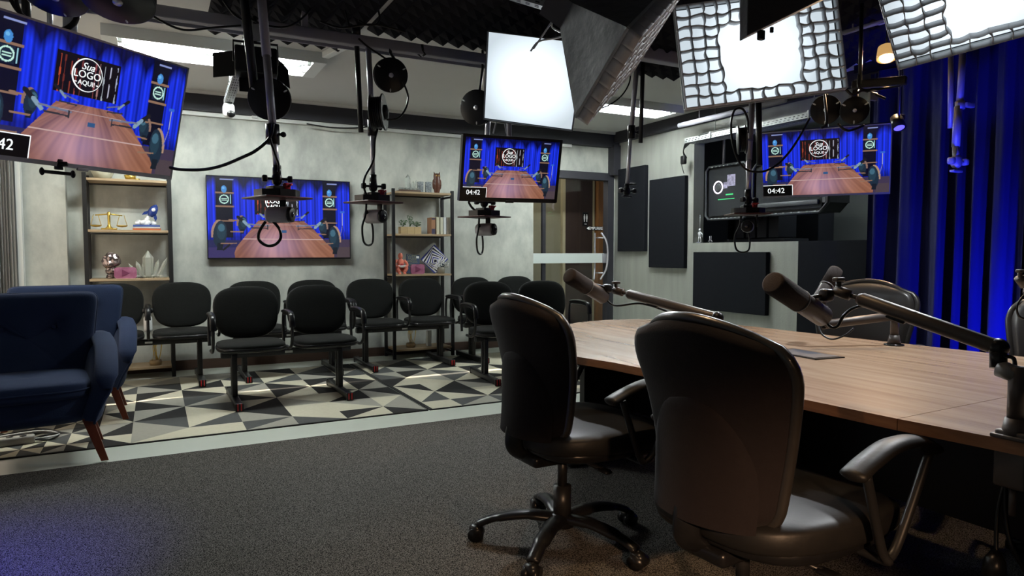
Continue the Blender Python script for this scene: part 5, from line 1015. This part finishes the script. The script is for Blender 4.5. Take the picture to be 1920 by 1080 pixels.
# bag hanging between the two left seats
p=Yp(277,590,6.83); t=thing('spray_bottle','white and black bottle standing behind the left chair armrest','bottle',(p.x,p.y,p.z)); build('bottle_body',MB().lathe([(0,-.15),(.03,-.15),(.034,-.13),(.034,-.03),(.02,0),(.014,.02),(0,.02)],18,0,T(*p)),whitep,t); build('cap',MB().sq(tuple(p+Vector((0,0,.035))),(.045,.03,.025),.6,.6),blackp,t)
# ================================================================ COMPUTER CASES IN THE CONTROL ROOM WINDOW
gun=mat('gunmetal case frame',(.10,.105,.115),.4,metal=.5,noise=(20,.3,(.085,.09,.1)))
def pc(label,y0,y1,z0,z1,x,lit):
    t=thing('computer_case',label,'computer',(x,(y0+y1)/2,z0),group='open frame computer cases'); yc=(y0+y1)/2; zc=(z0+z1)/2; h=(z1-z0); w=y1-y0; c=.09
    fr=[(y0+c,z0),(y1-c*.5,z0),(y1,z0+c*.5),(y1,z1-c*.5),(y1-c*.5,z1),(y0+c,z1),(y0,z1-c),(y0,z0+c)]
    pts=[Vector((x,a,b)) for a,b in fr]; build('front_frame',MB().tube(pts,.022,6,closed=True,flat=.7),gun,t)
    build('body',MB().add([(x+.02,a,b) for a,b in fr]+[(x+.30,a,b) for a,b in fr],[tuple(range(8)),tuple(range(15,7,-1))]+[(i,(i+1)%8,8+(i+1)%8,8+i) for i in range(8)],0,False),blackp,t)
    build('side_rail',MB().box(x-.01,x+.30,y0-.012,y0+.012,z0+c,z1-c,0),gun,t); build('side_rail',MB().box(x-.01,x+.02,y0+.02,y0+.06,z0+c,z1-c,0),gun,t)
    sl=MB()
    for k in range(8): a=y0+c+.03+k*(w-2*c)/8; sl.box(x-.024,x-.021,a,a+.022,z1-.014,z1-.004).box(x-.024,x-.021,a,a+.022,z0+.004,z0+.014)
    build('vent_slots',sl,galv,t)
    build('side_glass',MB().box(x-.006,x-.002,y0+.07,y1-.05,z0+.04,z1-.04),mat('smoked glass',(.03,.032,.038),.08,noise=(3,.3,(.025,.027,.03)),coat=.1,spec=.2),t)
    if lit:
        fanE=mat('white fan ring glow',(.95,.85,1),.5,emit=1.6); yy=y1-.20; zz=zc+.06
        build('fan_ring',MB().tube([(x-.010,yy+.068*math.cos(q),zz+.068*math.sin(q)) for q in [2*PI*i/28 for i in range(28)]],.0075,6,closed=True),fanE,t); build('fan_hub',MB().sq((x-.009,yy,zz),(.006,.045,.045)),gun,t)
        build('motherboard_glow',MB().box(x-.011,x-.008,yy-.26,yy-.14,zz+.0,zz+.13).box(x-.011,x-.008,yy-.14,yy-.085,zz-.02,zz+.05),mat('violet white board glow',(.32,.30,.42),.5,emit=.6,noise=(30,.1,(.03,.03,.05))),t); build('light_strip',MB().box(x-.011,x-.008,yy-.23,yy-.12,zz-.10,zz-.085).box(x-.011,x-.008,yy-.25,yy+.0,zz-.145,zz-.138),mat('green light strip',(.05,.55,.18),.5,emit=.7),t)
    else: build('metal_bar',MB().rbox((x-.02,yc,z0+.1),(.03,w*.8,.05),.01),gun,t)
    b=MB().cyl((x+.15,y0+.15,z1),(x+.15,y0+.15,OZ1 if x<XR+.1 else 2.75),.015).cyl((x+.15,y1-.12,z1),(x+.15,y1-.12,OZ1 if x<XR+.1 else 2.75),.015); build('hanger',b,steel,t)
pc('open frame computer case with a lit white fan ring and green strip',5.40,6.07,1.585,2.20,XR+.17,True)
pc('dark second computer case partly hidden by the right hanging television',4.42,5.36,1.60,2.15,XR+.17,False)
p=Xp(1312,453,XR+.08); t=thing('robot_figure','small chrome robot figure with a tall antenna on the window sill','figurine',(p.x,p.y,OZ0)); q=Vector((p.x,p.y,OZ0)); m=MB()
for s in (-1,1): m.tube([q+Vector((0,s*.02,0)),q+Vector((0,s*.018,.05)),q+Vector((0,s*.008,.08))],.008,8).tube([q+Vector((0,s*.02,.125)),q+Vector((0,s*.045,.10)),q+Vector((0,s*.042,.07))],.007,8).sq(tuple(q+Vector((-.01,s*.022,.005))),(.018,.012,.008))
m.sq(tuple(q+Vector((0,0,.105))),(.018,.024,.035)).sq(tuple(q+Vector((0,0,.155))),(.016,.018,.018)); build('robot_body',m,chrome,t); build('antenna',MB().cyl(q+Vector((0,0,.17)),q+Vector((0,0,.33)),.003,n=6),chrome,t)
m=MB()
for dy in (-.012,.012): m.cyl((XR+.08,5.90+dy,OZ0),(XR+.08,5.90+dy,OZ0+.08),.004,n=6)
m.tube([(XR+.08,5.90+.03*math.cos(a),OZ0+.012+.02*math.sin(a)) for a in [PI*i/10 for i in range(11)]],.004,6); single('small_stand','small blue and silver stand next to the robot on the sill','stand',m,steel,(XR+.08,5.9,OZ0))
m=MB()
for k in range(4): m.rbox((XR+.75,5.45+.17*k,1.52),(.3,.14,.30),.01)
single('equipment_rack','row of dark boxes inside the control room behind the robot','equipment',m.rbox((XR+.75,5.7,.68),(.4,.9,1.36),.01),dk,(XR+.75,5.7,0))
